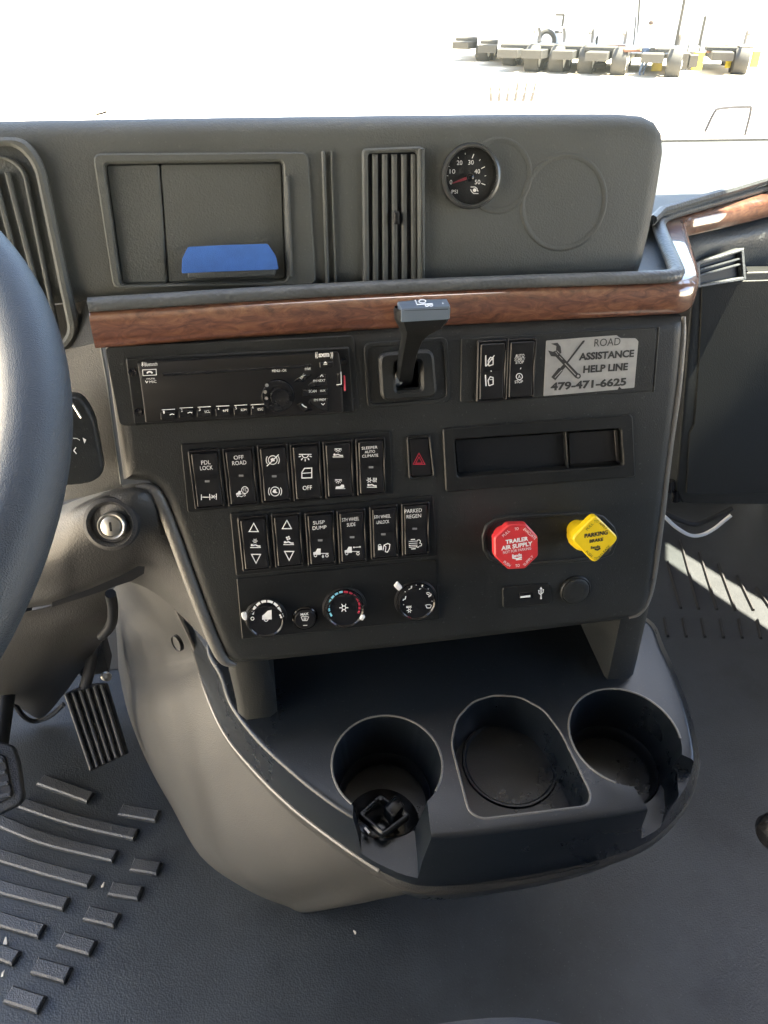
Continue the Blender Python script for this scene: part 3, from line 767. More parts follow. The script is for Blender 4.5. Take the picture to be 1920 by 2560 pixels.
# --- rocker switches
SWW = (FP.uv(721, 1181) - FP.uv(652, 1181)).length / 2
SWH = (FP.uv(686, 1112) - FP.uv(686, 1250)).length / 2
proto = {}
def rocker_parts(root, c):
    hw, hh = SWW - 0.0012, SWH - 0.0012
    b = MB(); q = [(-SWW-.0012, -SWH-.0012), (SWW+.0012, -SWH-.0012), (SWW+.0012, SWH+.0012), (-SWW-.0012, SWH+.0012)]
    i_ = [(-hw-.0004, -hh-.0004), (hw+.0004, -hh-.0004), (hw+.0004, hh+.0004), (-hw-.0004, hh+.0004)]
    sh = lambda L: [Vector((c.x + x, c.y + y)) for x, y in L]
    b.ringplate(FP, rpoly(sh(q), .0018, 3), rpoly(sh(i_), .001, 3), 0.0006, 0.0042, 0.0008)
    bz = b.build('switch_bezel', M['switch'], root)
    b = MB(); rings = []
    for yy in (-1, -.97, -.5, 0, .5, .97, 1):
        h = 0.0038 + 0.0016 * abs(yy) - (0.0012 if abs(yy) == 1 else 0); v = c.y + yy * hh
        rings.append([FP.world(c.x - hw, v, 0.0012), FP.world(c.x - hw, v, h - .0007), FP.world(c.x - hw + .0008, v, h), FP.world(c.x + hw - .0008, v, h), FP.world(c.x + hw, v, h - .0007), FP.world(c.x + hw, v, 0.0012)])
    b.loft(rings, cap0=True, cap1=True)
    rk = b.build('rocker', M['switch'], root)
    return [bz, rk]
def rocker(px, py, label, draw, lamp=True, group='rocker switches on the control panel', zed=None):
    root, c = on_panel(FP, px, py, 'rocker_switch', label, 'switch', group)
    if not proto:
        proto['p'] = rocker_parts(root, c)
    else:
        for o in proto['p']:
            k = o.copy(); COL.objects.link(k); k.parent = root
    wf = lambda u, v: 0.0041 + 0.0016 * abs(v - c.y) / (SWH - .0012)
    ik = Ink(FP, 0.0046, zed or Z5, wf); draw(ik); ik.build('print', M['print'], root)
    if lamp:
        lx, ly = lamp
        il = Ink(FP, 0.0046, Z5, lambda u, v: 0.0040 + 0.0016 * abs(v - c.y) / (SWH - .0012)); il.poly([(lx-14, ly-6), (lx+14, ly-6), (lx+14, ly+6), (lx-14, ly+6)])
        il.build('indicator', M['dimprint'], root)
    return root
Z5 = Z(440, 1060, .40989)
def T2(a, b_, x, y, w1, w2, h, gap=34):
    def f(i): i.text(a, x, y - gap/2, w1, h); i.text(b_, x + 4, y + gap/2, w2, h)
    return f
def d_pdl(i):
    T2('PDL', 'LOCK', 182, 250, 56, 78, 25)(i)
    i.line([(155, 428), (155, 462)], 5); i.line([(155, 445), (205, 445)], 4); i.line([(205, 426), (207, 462)], 5); i.line([(246, 424), (246, 460)], 5)
    i.line([(205, 445), (246, 442)], 3.5); i.line([(217, 432), (236, 452)], 4); i.line([(236, 432), (217, 452)], 4)
rocker(518, 1195, 'black rocker switch marked PDL LOCK, leftmost of the upper row', d_pdl, (190, 351))
def d_off(i):
    T2('OFF', 'ROAD', 382, 219, 60, 86, 25)(i)
    i.truck(395, 425, .62); i.ring(420, 402, 20, 4, 18); i.text('TC', 420, 402, 26, 18); i.line([(372, 442), (385, 436), (398, 442), (410, 436)], 3.5)
rocker(602, 1189, 'black rocker switch marked OFF ROAD with a small truck and TC symbol', d_off, (397, 316))
def d_trac(slash):
    def f(i):
        x, y = (590, 219) if slash else (604, 410)
        i.ring(x, y, 27, 4.5, 22); i.arc(x, y, 40, 145, 215, 4.5, 8); i.arc(x, y, 40, -35, 35, 4.5, 8)
        if slash: i.line([(x+36, y-34), (x-36, y+38)], 6); i.poly([(x-14, y-6), (x, y-14), (x+10, y-6), (x+12, y+6), (x-8, y+10)])
        else: i.poly([(x-16, y+4), (x-8, y-12), (x+8, y-14), (x+4, y-2), (x+16, y+8), (x-2, y+10)])
    return f
rocker(686, 1181, 'black rocker switch with a crossed-out circled brake symbol above the same symbol plain', lambda i: (d_trac(True)(i), d_trac(False)(i)), (599, 320))
def d_dome(i):
    i.lamp(788, 184, 1.75, 5.5)
    i.line([(768, 330), (768, 296), (784, 271), (828, 269), (828, 328)], 6, True); i.line([(768, 302), (828, 298)], 5)
    i.text('OFF', 801, 388, 56, 25)
rocker(766, 1177, 'black rocker switch with dome lamp and door symbols above the word OFF', d_dome, None)
def d_bunk(i):
    i.lamp(988, 149, .95, 4); i.bunk(988, 190, 1.0, 4.5)
    i.lamp(990, 339, .95, 4); i.poly([(972, 392), (976, 380), (1000, 378), (1010, 368), (1024, 370), (1026, 386), (1010, 390)]); i.line([(972, 393), (1032, 392)], 4)
rocker(846, 1171, 'black rocker switch with a lamp over a bunk above a lamp over a shoe', d_bunk, None)
def d_slp(i):
    i.text('SLEEPER', 1180, 143, 96, 17); i.text('AUTO', 1182, 168, 62, 17); i.text('CLIMATE', 1184, 193, 98, 17)
    i.flake(1178, 342, 17, 4); i.heat(1211, 341, .95, 4); i.bunk(1194, 374, .95, 4.5)
rocker(926, 1164, 'black rocker switch marked SLEEPER AUTO CLIMATE, rightmost of the upper row', d_slp, (1190, 265))
def d_ud(x, y, sym):
    def f(i):
        i.tri(x, y, 29, True, 6); i.tri(x + 14, y + 186, 29, False, 6)
        (i.flake if sym else i.fan)(x + 8, y + 83, 16)
        i.bunk(x + 11, y + 112, 1.0, 4.5)
    return f
rocker(637, 1355, 'black rocker switch with up and down triangles around a snowflake and bunk', d_ud(474, 632, True), None)
rocker(719, 1347, 'black rocker switch with up and down triangles around a fan and bunk', d_ud(676, 614, False), None)
def d_susp(i):
    T2('SUSP', 'DUMP', 871, 615, 70, 84, 22, 33)(i); i.truck(882, 788, 1.0); i.line([(896, 796), (896, 808)], 6); i.poly([(888, 806), (904, 806), (896, 816)])
rocker(801, 1343, 'black rocker switch marked SUSP DUMP with a truck symbol below', d_susp, (880, 711))
def d_slide(i):
    T2('5TH WHEEL', 'SLIDE', 1064, 596, 104, 52, 22, 33)(i); i.truck(1072, 776, .98); i.line([(1085, 752), (1124, 749)], 4); i.disc(1085, 752, 5); i.disc(1122, 749, 5)
rocker(879, 1337, 'black rocker switch marked 5TH WHEEL SLIDE with a truck symbol below', d_slide, (1075, 692))
def d_unl(i):
    T2('5TH WHEEL', 'UNLOCK', 1258, 580, 100, 76, 21, 33)(i)
    i.poly([(1232, 744), (1256, 742), (1256, 766), (1232, 768)]); i.arc(1242, 742, 8, 20, 200, 4)
    i.line([(1262, 768), (1268, 738), (1292, 728), (1304, 734), (1300, 760), (1288, 780), (1276, 776), (1280, 748), (1268, 738)], 5)
rocker(959, 1327, 'black rocker switch marked 5TH WHEEL UNLOCK with a padlock and hook symbol', d_unl, (1265, 674))
def d_regen(i):
    T2('PARKED', 'REGEN', 1446, 544, 104, 88, 23, 34)(i)
    i.line([(1432, 705), (1458, 703)], 5); i.line([(1434, 760), (1460, 758)], 5)
    for y in (716, 728, 740, 750): i.line([(1420, y), (1472, y - 3)], 3.5)
    i.arc(1480, 716, 10, -60, 180, 4); i.arc(1488, 734, 9, -120, 120, 4); i.arc(1474, 742, 8, 180, 330, 4)
rocker(1037, 1320, 'black rocker switch marked PARKED REGEN, rightmost of the lower row', d_regen, (1457, 640))
Z4 = Z(900, 700, .48222)
def d_lane(i):
    for y, sl_ in ((420, 1), (522, 0)):
        i.line([(651, y-30), (653, y+28)], 6); i.line([(668, y+26), (664, y-2), (676, y-20), (690, y-16), (690, y+18), (668, y+26)], 5); i.line([(672, y-4), (690, y-8)], 4)
        if sl_: i.line([(696, y-30), (656, y+26)], 5)
    i.line([(680, 470), (682, 476)], 5)
r_ = rocker(1226, 926, 'black rocker switch with a crossed-out lane departure symbol beside the brake lever', d_lane, None, zed=Z4)
def d_stop(i):
    i.text('AUTO', 828, 392, 46, 16); i.text('START/', 828, 409, 54, 16); i.text('STOP', 828, 426, 42, 16)
    i.ring(826, 501, 16, 4, 18); i.text('A', 826, 501, 14, 16); i.text('STOP', 823, 527, 42, 14); i.line([(836, 455), (832, 463)], 4)
rocker(1299, 921, 'black rocker switch marked AUTO START/STOP with a circled A below', d_stop, None, zed=Z4)
# --- hazard button
hz, c = on_panel(FP, 1050, 1142, 'hazard_button', 'black hazard button with a red double triangle right of the upper switch row', 'button')
b = MB(); q = pxl(FP, [(1015, 1090), (1075, 1086), (1087, 1192), (1021, 1198)])
b.ringplate(FP, rpoly(q, .003, 4), rpoly(inset(ccw(q), .0018), .002, 4), -.0005, 0.0026, 0.0008); b.build('bezel', M['plate'], hz)
b = MB(); b.plate(FP, rpoly(inset(ccw(q), .0022), .002, 4), -.0005, 0.0018, 0.0008); b.build('button_face', M['switch'], hz)
i = Ink(FP, 0.0022, Z4); i.tri(306, 930, 32, True, 3.5); i.tri(306, 935, 18, True, 3.5); i.build('print', M['redprint'], hz)
# --- car radio
rd, c = on_panel(FP, 595, 960, 'car_radio', 'black single-slot car radio with round volume knob and six preset buttons', 'radio')
b = MB(); b.plate(FP, rpoly(pxl(FP, [(315, 894), (872, 866), (884, 1028), (337, 1060)]), 0.002), -0.001, 0.0030, 0.001); b.build('radio_mount', M['plate'], rd)
b = MB(); b.plate(FP, rpoly(pxl(FP, [(345, 902), (844, 876), (850, 912), (856, 1026), (366, 1052), (352, 940)]), 0.002), 0.002, 0.0075, 0.0014, 2); b.build('faceplate', M['radio'], rd)
Z3 = Z(240, 700, .43400)
b = MB(); b.plate(FP, pxl(FP, [(408, 928), (775, 906), (777, 913), (409, 936)]), 0.007, 0.0082, 0.0004); b.build('disc_slot', M['gloss'], rd)
W0 = .0080
def key(px4, nm, m='switch', w1=0.0092):
    b = MB(); b.plate(FP, rpoly(pxl(FP, px4), .0006, 2), 0.0065, w1, 0.0006); return b.build(nm, M[m], rd)
def kz(pts): return [Z3(*p) for p in pts]
for k, (x, y, t) in enumerate([(417, 765, ''), (520, 755, ''), (623, 750, 'SCL'), (730, 745, 'RPT'), (833, 740, 'RDM'), (930, 736, 'ESC')]):
    o = key(kz([(x-40, y-17), (x+40, y-21), (x+42, y+20), (x-38, y+24)]), 'preset_button')
    i = Ink(FP, 0.0095, Z3); i.text(str(k+1), x-26, y-4, 9, 17); i.line([(x-38, y-17), (x+38, y-21)], 4)
    if t: i.text(t, x+18, y+8, 32, 14)
    else: i.line([(x+8, y+12), (x+22, y+6), (x+34, y+10)], 5)
    i.build('print', M['print'], o)
o = key(kz([(266, 516), (346, 512), (350, 548), (270, 553)]), 'phone_button', 'plate')
i = Ink(FP, 0.0095, Z3); i.line([(268, 518), (346, 514), (348, 547), (271, 551)], 4, True); i.arc(309, 545, 17, 25, 155, 9); i.build('print', M['print'], o)
o = key(kz([(1281, 462), (1360, 458), (1362, 490), (1284, 494)]), 'eject_button')
i = Ink(FP, 0.0095, Z3); i.poly([(1310, 480), (1321, 468), (1332, 479)]); i.line([(1310, 486), (1332, 485)], 4); i.build('print', M['print'], o)
for pts, nm in (([(1130, 570), (1180, 535), (1240, 530), (1190, 575)], 'source_button'), ([(1215, 590), (1290, 528), (1325, 527), (1328, 598), (1225, 606)], 'next_button'),
                ([(1182, 616), (1330, 612), (1332, 652), (1184, 656)], 'scan_button'), ([(1228, 668), (1332, 664), (1334, 738), (1300, 740), (1215, 690)], 'previous_button'), ([(1150, 700), (1180, 690), (1245, 735), (1200, 745)], 'clip_button')):
    o = key(kz(pts), nm, 'gloss')
c = FP.uv(*Z3(1046, 650)); k_ = (FP.uv(*Z3(1140, 640)) - FP.uv(*Z3(1046, 640))).length
b = MB(); b.lathe(FP, c, [(k_, 0.0065), (k_, 0.010), (k_*.94, 0.0112), (k_*.60, 0.0112), (k_*.58, 0.0105)], 48); kn = b.build('knob_ring', M['gloss'], rd)
c = FP.uv(*Z3(1058, 668), .012); kr = k_ * .57
b = MB(); b.lathe(FP, c, [(kr, 0.008), (kr, 0.0165), (kr*.93, 0.0182), (kr*.6, 0.0176), (0.0005, 0.0172)], 40); b.build('volume_knob', M['gloss'], rd)
i = Ink(FP, 0.0117, Z3)
for a, rr_ in ((150, 76), (180, 76), (208, 78)): i.disc(1050 + rr_*math.cos(R_(a)), 645 - rr_*math.sin(R_(a)), 11, 8)
i.build('knob_mark', M['dimprint'], kn)
i = Ink(FP, W0, Z3)
i.text('Bluetooth', 316, 484, 74, 22); i.line([(262, 476), (272, 490), (267, 497), (267, 472), (272, 478), (262, 492)], 3.5)
i.text('PHONE', 315, 567, 48, 12); i.text('MIC', 328, 586, 40, 14); i.line([(284, 580), (292, 592), (300, 582)], 4)
i.text('sxm', 1313, 433, 62, 22, 0, True)
for sx in (-1, 1):
    i.arc(1314, 433, 42, 90 - sx*(90-25), 90 - sx*(90+25), 4, 6); i.arc(1314, 433, 50, 90 - sx*(90-22), 90 - sx*(90+22), 3.5, 6)
i.text('MENU - OK', 1056, 522, 84, 15); i.text('PWR', 1221, 513, 34, 14)
i.build('print', M['print'], rd)
i = Ink(FP, 0.0096, Z3)
i.text('SRC', 1190, 556, 36, 14, 48); i.line([(1291, 558), (1300, 547), (1310, 557)], 4); i.text('FM NEXT', 1286, 580, 70, 14)
i.text('SCAN', 1248, 640, 44, 15); i.text('AUX', 1306, 637, 30, 12); i.text('FM PREV', 1290, 690, 68, 14); i.line([(1298, 711), (1308, 720), (1318, 710)], 4)
i.line([(1185, 716), (1200, 728), (1214, 734)], 7)
i.build('print', M['print'], rd)
for x, y in ((214, 526), (246, 757), (1424, 464), (1380, 694)):
    c = FP.uv(*Z3(x, y)); r0 = .0024
    b = MB(); b.lathe(FP, c, [(r0*1.3, 0.0028), (r0*1.3, 0.0036), (r0, 0.0036), (r0*.7, 0.0031), (0.0003, 0.0031)], 20); b.build('screw', M['gloss'], rd)
o = key(kz([(1380, 526), (1412, 525), (1416, 604), (1384, 606)]), 'usb_slot', 'gloss', 0.0085)
i = Ink(FP, 0.0090, Z3); i.line([(1411, 528), (1413, 600), (1384, 604)], 4); i.build('print', M['print'], o)
o = key(kz([(1417, 540), (1428, 539), (1434, 626), (1424, 628)]), 'usb_cover', 'redprint', 0.0080)
# --- boost gauge
ga, c = on_panel(FH, 1173, 441, 'boost_gauge', 'round black boost gauge with white numbers 10 to 50 and red needle', 'gauge')
r0 = (FH.uv(1173 + 72, 441) - c).length
b = MB(); b.lathe(FH, c, [(r0*1.0, -0.001), (r0*1.0, 0.006), (r0*.97, 0.0085), (r0*.90, 0.009), (r0*.86, 0.0075), (r0*.845, 0.003)], 64, cap1=False); b.build('gauge_ring', M['ring'], ga)
b = MB(); b.lathe(FH, c, [(r0*1.03, 0.0005), (r0*1.03, 0.0038), (r0*1.015, 0.0052), (r0*.995, 0.0045)], 64, cap1=False); b.build('chrome_edge', M['chrome'], ga)
b = MB(); b.lathe(FH, c, [(r0*.862, 0.0078), (r0*.842, 0.0065), (r0*.835, 0.0035)], 64, cap1=False); b.build('inner_ring', M['chrome'], ga)
b = MB(); b.lathe(FH, c, [(r0*.85, 0.002), (r0*.84, 0.0021)], 48); b.build('gauge_face', M['panel'], ga)
ZG = Z(1060, 330, .14467)
i = Ink(FH, 0.0026, ZG)
for t, x, y in (('20', 615, 530), ('30', 812, 524), ('10', 492, 682), ('40', 920, 680), ('50', 925, 864), ('0', 466, 866)): i.text(t, x, y, 96 if len(t) > 1 else 42, 78)
i.text('PSI', 530, 1032, 104, 66)
for x0, y0, x1, y1, wd in ((832, 455, 862, 380, 14), (955, 500, 975, 470, 10), (990, 632, 1052, 600, 14), (1046, 762, 1074, 752, 11), (992, 888, 1060, 914, 14), (600, 460, 588, 430, 10), (714, 390, 712, 360, 10), (440, 600, 415, 580, 10), (420, 760, 396, 752, 10)): i.line([(x0, y0), (x1, y1)], wd)
i.disc(875, 1005, 32); i.line([(805, 950), (880, 950), (915, 975), (925, 1018), (940, 1022)], 13); i.line([(805, 990), (822, 1030), (858, 1062), (940, 1064)], 13)
i.build('print', M['print'], ga)
b = MB(); pts = [FH.pt(*ZG(730, 800), .004), FH.pt(*ZG(640, 835), .004), FH.pt(*ZG(478, 890), .004)]; b.tube(pts, [.0011, .0009, .0003], 6); b.build('needle', M['needle'], ga)
b = MB(); b.lathe(FH, FH.uv(*ZG(770, 785)), [(r0*.13, .002), (r0*.13, .0045), (r0*.1, .005)], 20); b.build('needle_hub', M['gloss'], ga)
# --- blue tape on the storage door
b = MB(); Zt = Zh
tp = rpoly(pxl(FH, [Zt(788, 762), Zt(790, 700), Zt(815, 649), Zt(985, 641), Zt(1155, 636), Zt(1190, 688), Zt(1202, 745), Zt(1000, 753)]), .0012, 2)
rel = FH.mat(*FH.uv(575, 640), 0.0078)
b.plate(FH, tp, 0.0076, 0.0082, 0.0002)
tape = tag(b.build('tape_strip', M['tape'], None, rel), 'blue masking tape strip stuck across the latch of the storage door', 'tape')
b = MB(); b.tube([FH.pt(*Zt(x, y), .0084) for x, y in ((789, 747), (1000, 741), (1201, 733))], 0.0003, 5); b.build('tape_edge', M['bluprint'] if 0 else M['tape'], tape)
tape['mw'] = [c_ for r in rel for c_ in r]
# --- sticker
sk, c = on_panel(FP, 1475, 918, 'helpline_sticker', 'silver ROAD ASSISTANCE HELP LINE sticker with crossed wrench and screwdriver and a phone number', 'sticker', w=0.0012)
b = MB(); b.plate(FP, rpoly(pxl(FP, [Z4(*p) for p in [(962, 313), (1150, 298), (1328, 285), (1336, 293), (1350, 300), (1425, 301), (1439, 316), (1418, 556), (1352, 562), (1340, 549), (1332, 566), (948, 600)]]), .0008, 2), 0.0008, 0.0016, 0.0001); b.build('sticker_face', M['sticker'], sk)
i = Ink(FP, 0.0019, Z4)
rt = 3.2
for t, x, y, w_, h_ in (('ROAD', 1283, 322, 134, 39), ('ASSISTANCE', 1279, 389, 284, 39), ('HELP LINE', 1274, 456, 230, 38), ('479-471-6625', 1186, 540, 390, 43)): i.text(t, x, y, w_, h_, 0.2, True)
# wrench
i.line([(1020, 385), (1128, 500)], 25); i.poly([(975, 365), (990, 395), (1022, 398), (1044, 376), (1040, 345), (1024, 325), (990, 330), (1018, 342), (1016, 366), (1000, 372)])
i.ring(1131, 498, 10, 8, 14)
# screwdriver
i.line([(1160, 316), (1068, 436)], 9); i.poly([(1150, 322), (1162, 312), (1166, 316), (1156, 332)]); i.line([(1066, 438), (1040, 466)], 18); i.line([(1042, 462), (1002, 512)], 27)
i.build('print', M['darkprint'], sk)
i = Ink(FP, 0.0022, Z4); i.line([(1034, 396), (1050, 412)], 3.5); i.line([(1062, 432), (1118, 492)], 5); i.line([(1048, 466), (1010, 506)], 4); i.disc(1131, 498, 7); i.line([(1014, 372), (1026, 388)], 3); i.line([(1020, 366), (1034, 380)], 3)
i.build('print', M['sticker'], sk)
# --- trailer brake hand lever
ZL = Z(960, 700, .16271)
hl, c = on_panel(FP, 1016, 936, 'brake_lever', 'black trailer brake hand lever with flat top standing out of its square boot', 'lever')
def P5(x, y, w_): return FP.pt(*ZL(x, y), w_)
rings = []
for (xl, yl, xr, yr, w_) in ((190, 1630, 430, 1600, -.012), (205, 1430, 450, 1380, .006), (245, 1150, 500, 1130, .022), (290, 880, 590, 920, .036), (270, 770, 690, 810, .045), (222, 690, 880, 720, .050), (180, 610, 975, 610, .053), (172, 500, 1010, 490, .055), (190, 440, 1014, 410, .056)):
    a, d = P5(xl, yl, w_), P5(xr, yr, w_); t = 0.006 if yl > 800 else 0.010
    n = FP.N * t; e = (d - a) * 0.10
    rings.append([a + e*.4 - n*1.5, d - e*.4 - n*1.5, d - n*.6, d - e*.2 + n*.5, d - e + n, a + e + n, a + e*.2 + n*.5, a - n*.6])
b = MB(); b.loft(rings, cap0=True, cap1=False, smooth=True); b.build('lever_arm', M['plate'], hl, sharp=35)
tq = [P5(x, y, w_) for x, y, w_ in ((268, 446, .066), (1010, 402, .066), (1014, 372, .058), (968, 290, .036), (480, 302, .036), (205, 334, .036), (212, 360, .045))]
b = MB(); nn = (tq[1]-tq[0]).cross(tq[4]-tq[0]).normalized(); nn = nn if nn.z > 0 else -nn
b.loft([[p - nn*.009 for p in tq], [p - nn*.001 for p in tq], [p.lerp(sum(tq, Vector())/7, .025) for p in tq]], cap0=True, cap1=True); b.build('lever_top', M['sky_sheen'], hl)  # blue-grey colour paints the sky's reflection on the lever top
ft = Frame(sum(tq, Vector())/7, (tq[1]-tq[0]), nn)
i = Ink(ft, 0.0006, ZL); i.line([(478, 306), (508, 378), (750, 362)], 15); i.ring(590, 327, 52, 17, 20, 26); i.ring(660, 390, 24, 14, 12, 15); i.ring(724, 387, 24, 14, 12, 15); i.disc(905, 358, 11, 8, 12)
i.build('print', M['print'], hl)
b = MB(); b.lathe(FP, FP.uv(988, 945, -.004), [(.006, -.012), (.006, .001), (.004, .002)], 16); b.build('lever_pivot', M['chrome'], hl)
# --- trailer air supply (red octagon) and parking brake (yellow diamond) valve knobs
Z6 = Z(1100, 1200, .49427)
WK = 0.034
def knob(nm, label, cen, poly, r, stem, m, ink_m, draw, nstem=24):
    c = FP.uv(*cen); root = empty(nm, FP.mat(c.x, c.y, WK), label, 'valve knob')
    cs_ = FP.uv(*stem, 0.012)
    b = MB(); b.lathe(FP, cs_, [(.0085, 0.0), (.0085, .008), (.0125, .010), (.0135, .014), (.0128, .021), (.0095, .026)], nstem); b.build('knob_stem', M[m], root)
    lp = rpoly(pxl(FP, poly, WK), r, 4)
    b = MB(); lc = ccw(lp); cc = sum(lc, Vector((0, 0))) / len(lc)
    b.loft([[FP.world(*(p.lerp(cc, .25)), WK - .010) for p in lc], [FP.world(p.x, p.y, WK - .007) for p in lc], [FP.world(p.x, p.y, WK - .0012) for p in lc],
            [FP.world(p.x, p.y, WK) for p in inset(lc, .0012)]], cap0=True, cap1=True)
    b.build('knob_head', M[m], root)
    i = Ink(FP, WK + .0003, Z6); draw(i); i.build('print', M[ink_m], root)
    return root
def d_red(i):
    for t, x, y, ro in (('PULL', 334, 270, 42), ('TO', 387, 247, 4), ('EVACUATE', 455, 272, -44), ('PUSH', 339, 424, -38), ('TO', 392, 433, 4), ('SUPPLY', 447, 408, 46)): i.text(t, x, y, len(t)*10.5, 14, ro)
    i.text('TRAILER', 389, 305, 114, 21, 4, True); i.text('AIR SUPPLY', 389, 333, 156, 22, 4, True); i.text('NOT FOR PARKING', 390, 356, 140, 14, 4)
    i.text('Bendix', 390, 381, 50, 16, 4, True); i.line([(366, 394), (390, 398), (414, 390)], 7); i.line([(384, 404), (414, 400)], 6)
knob('trailer_air_knob', 'red octagonal TRAILER AIR SUPPLY valve knob on the panel', (1291, 1367), [Z6(*p) for p in [(345, 226), (436, 224), (496, 288), (498, 386), (432, 450), (346, 454), (276, 388), (274, 292)]], .002, (1266, 1348), 'red', 'print', d_red)
def d_yel(i):
    for t, x, y, ro in (('PULL', 757, 236, 48), ('TO', 790, 209, 4), ('APPLY', 826, 232, -42), ('PUSH', 754, 374, -44), ('TO', 790, 397, 4), ('RELEASE', 831, 362, 50)): i.text(t, x, y, len(t)*10.5, 13, ro)
    i.text('PARKING', 790, 274, 116, 22, 4, True); i.text('BRAKE', 791, 305, 68, 17, 4, True)
    i.text('Bendix', 787, 339, 48, 15, 4, True); i.line([(782, 350), (796, 354), (811, 345)], 8)
knob('parking_brake_knob', 'yellow diamond PARKING BRAKE valve knob on the panel', (1488, 1348), [Z6(*p) for p in [(785, 174), (908, 296), (784, 426), (662, 300)]], .006, (1452, 1334), 'yellow', 'darkprint', d_yel)
# --- USB port and capped power socket
up, c = on_panel(FP, 1316, 1485, 'usb_port', 'black USB port plate with white trident symbol below the red knob', 'port')
b = MB(); b.plate(FP, rpoly(pxl(FP, [(1254, 1466), (1376, 1455), (1378, 1508), (1256, 1520)]), .004, 4), -.0005, .0016, .0008, 1); b.build('port_plate', M['plate'], up)
b = MB(); b.plate(FP, pxl(FP, [(1296, 1480), (1330, 1477), (1331, 1493), (1297, 1496)]), .001, .002, .0003); b.build('socket', M['gloss'], up)
b = MB(); b.plate(FP, pxl(FP, [(1299, 1488), (1324, 1485), (1324, 1490), (1299, 1492)]), .0015, .0026, .0003); b.build('tongue', M['print'], up)
i = Ink(FP, .0020, Z6); i.line([(511, 598), (511, 546)], 5); i.poly([(504, 552), (511, 540), (518, 552)]); i.line([(511, 582), (500, 572), (500, 562)], 4); i.line([(511, 578), (522, 568), (522, 558)], 4); i.disc(511, 598, 5, 8); i.disc(500, 560, 4, 8); i.disc(522, 556, 4, 8)
i.build('print', M['print'], up)
pc, c = on_panel(FP, 1437, 1474, 'socket_cap', 'round black cap of the power socket beside the USB port', 'socket cap')
rr0 = (FP.uv(1437 + 37, 1474) - c).length
b = MB(); b.lathe(FP, c, [(rr0, -.0005), (rr0, .0022), (rr0*.94, .0032), (rr0*.88, .0030), (rr0*.86, .0022)], 48, cap1=False); b.build('socket_ring', M['plate'], pc)
b = MB(); b.lathe(FP, c, [(rr0*.87, .001), (rr0*.86, .0036), (rr0*.78, .0044), (rr0*.4, .0040), (.0005, .0039)], 48); b.build('cap_face', M['panel'], pc)
# --- climate dials and max defrost button
Z7 = Z(580, 1400, .32550)
def dial(label, cx, cy, r, mark, parts, group='climate dials'):
    c = FP.uv(cx, cy); root = empty('climate_dial', FP.mat(c.x, c.y, 0), label, 'dial', group)
    r = (FP.uv(cx + r, cy) - c).length
    b = MB(); b.lathe(FP, c, [(r*1.12, .001), (r*1.10, .0028), (r*1.03, .0034), (r*1.0, .0024)], 56, cap1=False); b.build('dial_ring', M['switch'], root)
    b = MB(); b.lathe(FP, c, [(r, .001), (r*.985, .0085), (r*.95, .0102), (r*.90, .0105), (r*.86, .0096), (r*.84, .0092)], 56); b.build('dial_knob', M['gloss'], root)
    b = MB(); b.plate(FP, rpoly(pxl(FP, [Z7(*p) for p in mark], .0095), .0012, 3), .0085, .0112, .0006); b.build('pointer', M['white'], root)
    for m, fn in parts:
        i = Ink(FP, .0098, Z7); fn(i); i.build('print', M[m], root)
def seg(i, cx, cy, r, angs, wd, ry=None):
    for a0, a1 in angs: i.arc(cx, cy, r, a0, a1, wd, 4, ry)
def d1(i):
    seg(i, 266, 424, 108, [(177, 163), (158, 142), (136, 118), (112, 92), (87, 64), (59, 40), (35, 12)], 19)
    i.ring(157, 450, 12, 5, 14); i.fan(381, 428, 22)
    i.poly([(232, 458), (232, 428), (254, 410), (274, 390), (304, 384), (306, 456)]); i.ring(262, 456, 15, 6, 16)
dial('left climate dial with a white arc scale, truck and fan symbols', 664, 1540, 47, [(70, 408), (106, 400), (116, 430), (112, 460), (92, 456), (78, 440)], [('print', d1)])
def d2w(i): i.flake(859, 367, 34, 7)
dial('middle climate dial with blue and red temperature arc and a snowflake', 860, 1514, 49, [(998, 414), (1024, 430), (1002, 462), (976, 448)],
     [('print', d2w), ('bluprint', lambda i: seg(i, 862, 362, 118, [(216, 202), (196, 184), (179, 168), (163, 150), (145, 132), (127, 114), (109, 96)], 15)),
      ('redprint', lambda i: seg(i, 862, 362, 118, [(92, 76), (71, 58), (53, 40), (36, 22), (18, 6), (2, -9), (-13, -24)], 15))])
def d3(i):
    i.seatman(1330, 296, .95, 8); i.seatman(1375, 218, 1.0, 8); i.seatman(1458, 210, 1.0, 8); i.seatman(1526, 270, .9, 8); i.wind(1506, 258, .5, 4)
    for x, y in ((1318, 343), (1330, 244), (1415, 192), (1507, 222), (1536, 316)): i.disc(x, y, 4, 8)
    i.wind(1510, 358, .85, 5); i.text('MAX', 1360, 360, 42, 16, 0, True); i.flake(1362, 388, 20, 5)
dial('right climate dial with seated figure and windscreen airflow symbols', 1038, 1496, 47, [(1270, 164), (1308, 206), (1280, 234), (1242, 198)], [('print', d3)])
mb_, c = on_panel(FP, 762, 1542, 'defrost_button', 'small round black button marked MAX with a windscreen symbol', 'button')
r = (FP.uv(762 + 29, 1542) - c).length
b = MB(); b.lathe(FP, c, [(r*1.12, .001), (r*1.1, .003), (r*1.0, .0038), (r*.95, .0028)], 40, cap1=False); b.build('button_ring', M['gloss'], mb_)
b = MB(); b.lathe(FP, c, [(r*.94, .001), (r*.92, .0046), (r*.84, .0054), (.0005, .0050)], 40); b.build('button_face', M['switch'], mb_)
i = Ink(FP, .0057, Z7); i.text('MAX', 557, 416, 62, 20); i.wind(560, 452, 1.1, 5); i.heat(560, 452, .8, 4); i.line([(546, 503), (578, 501)], 5); i.build('print', M['print'], mb_)

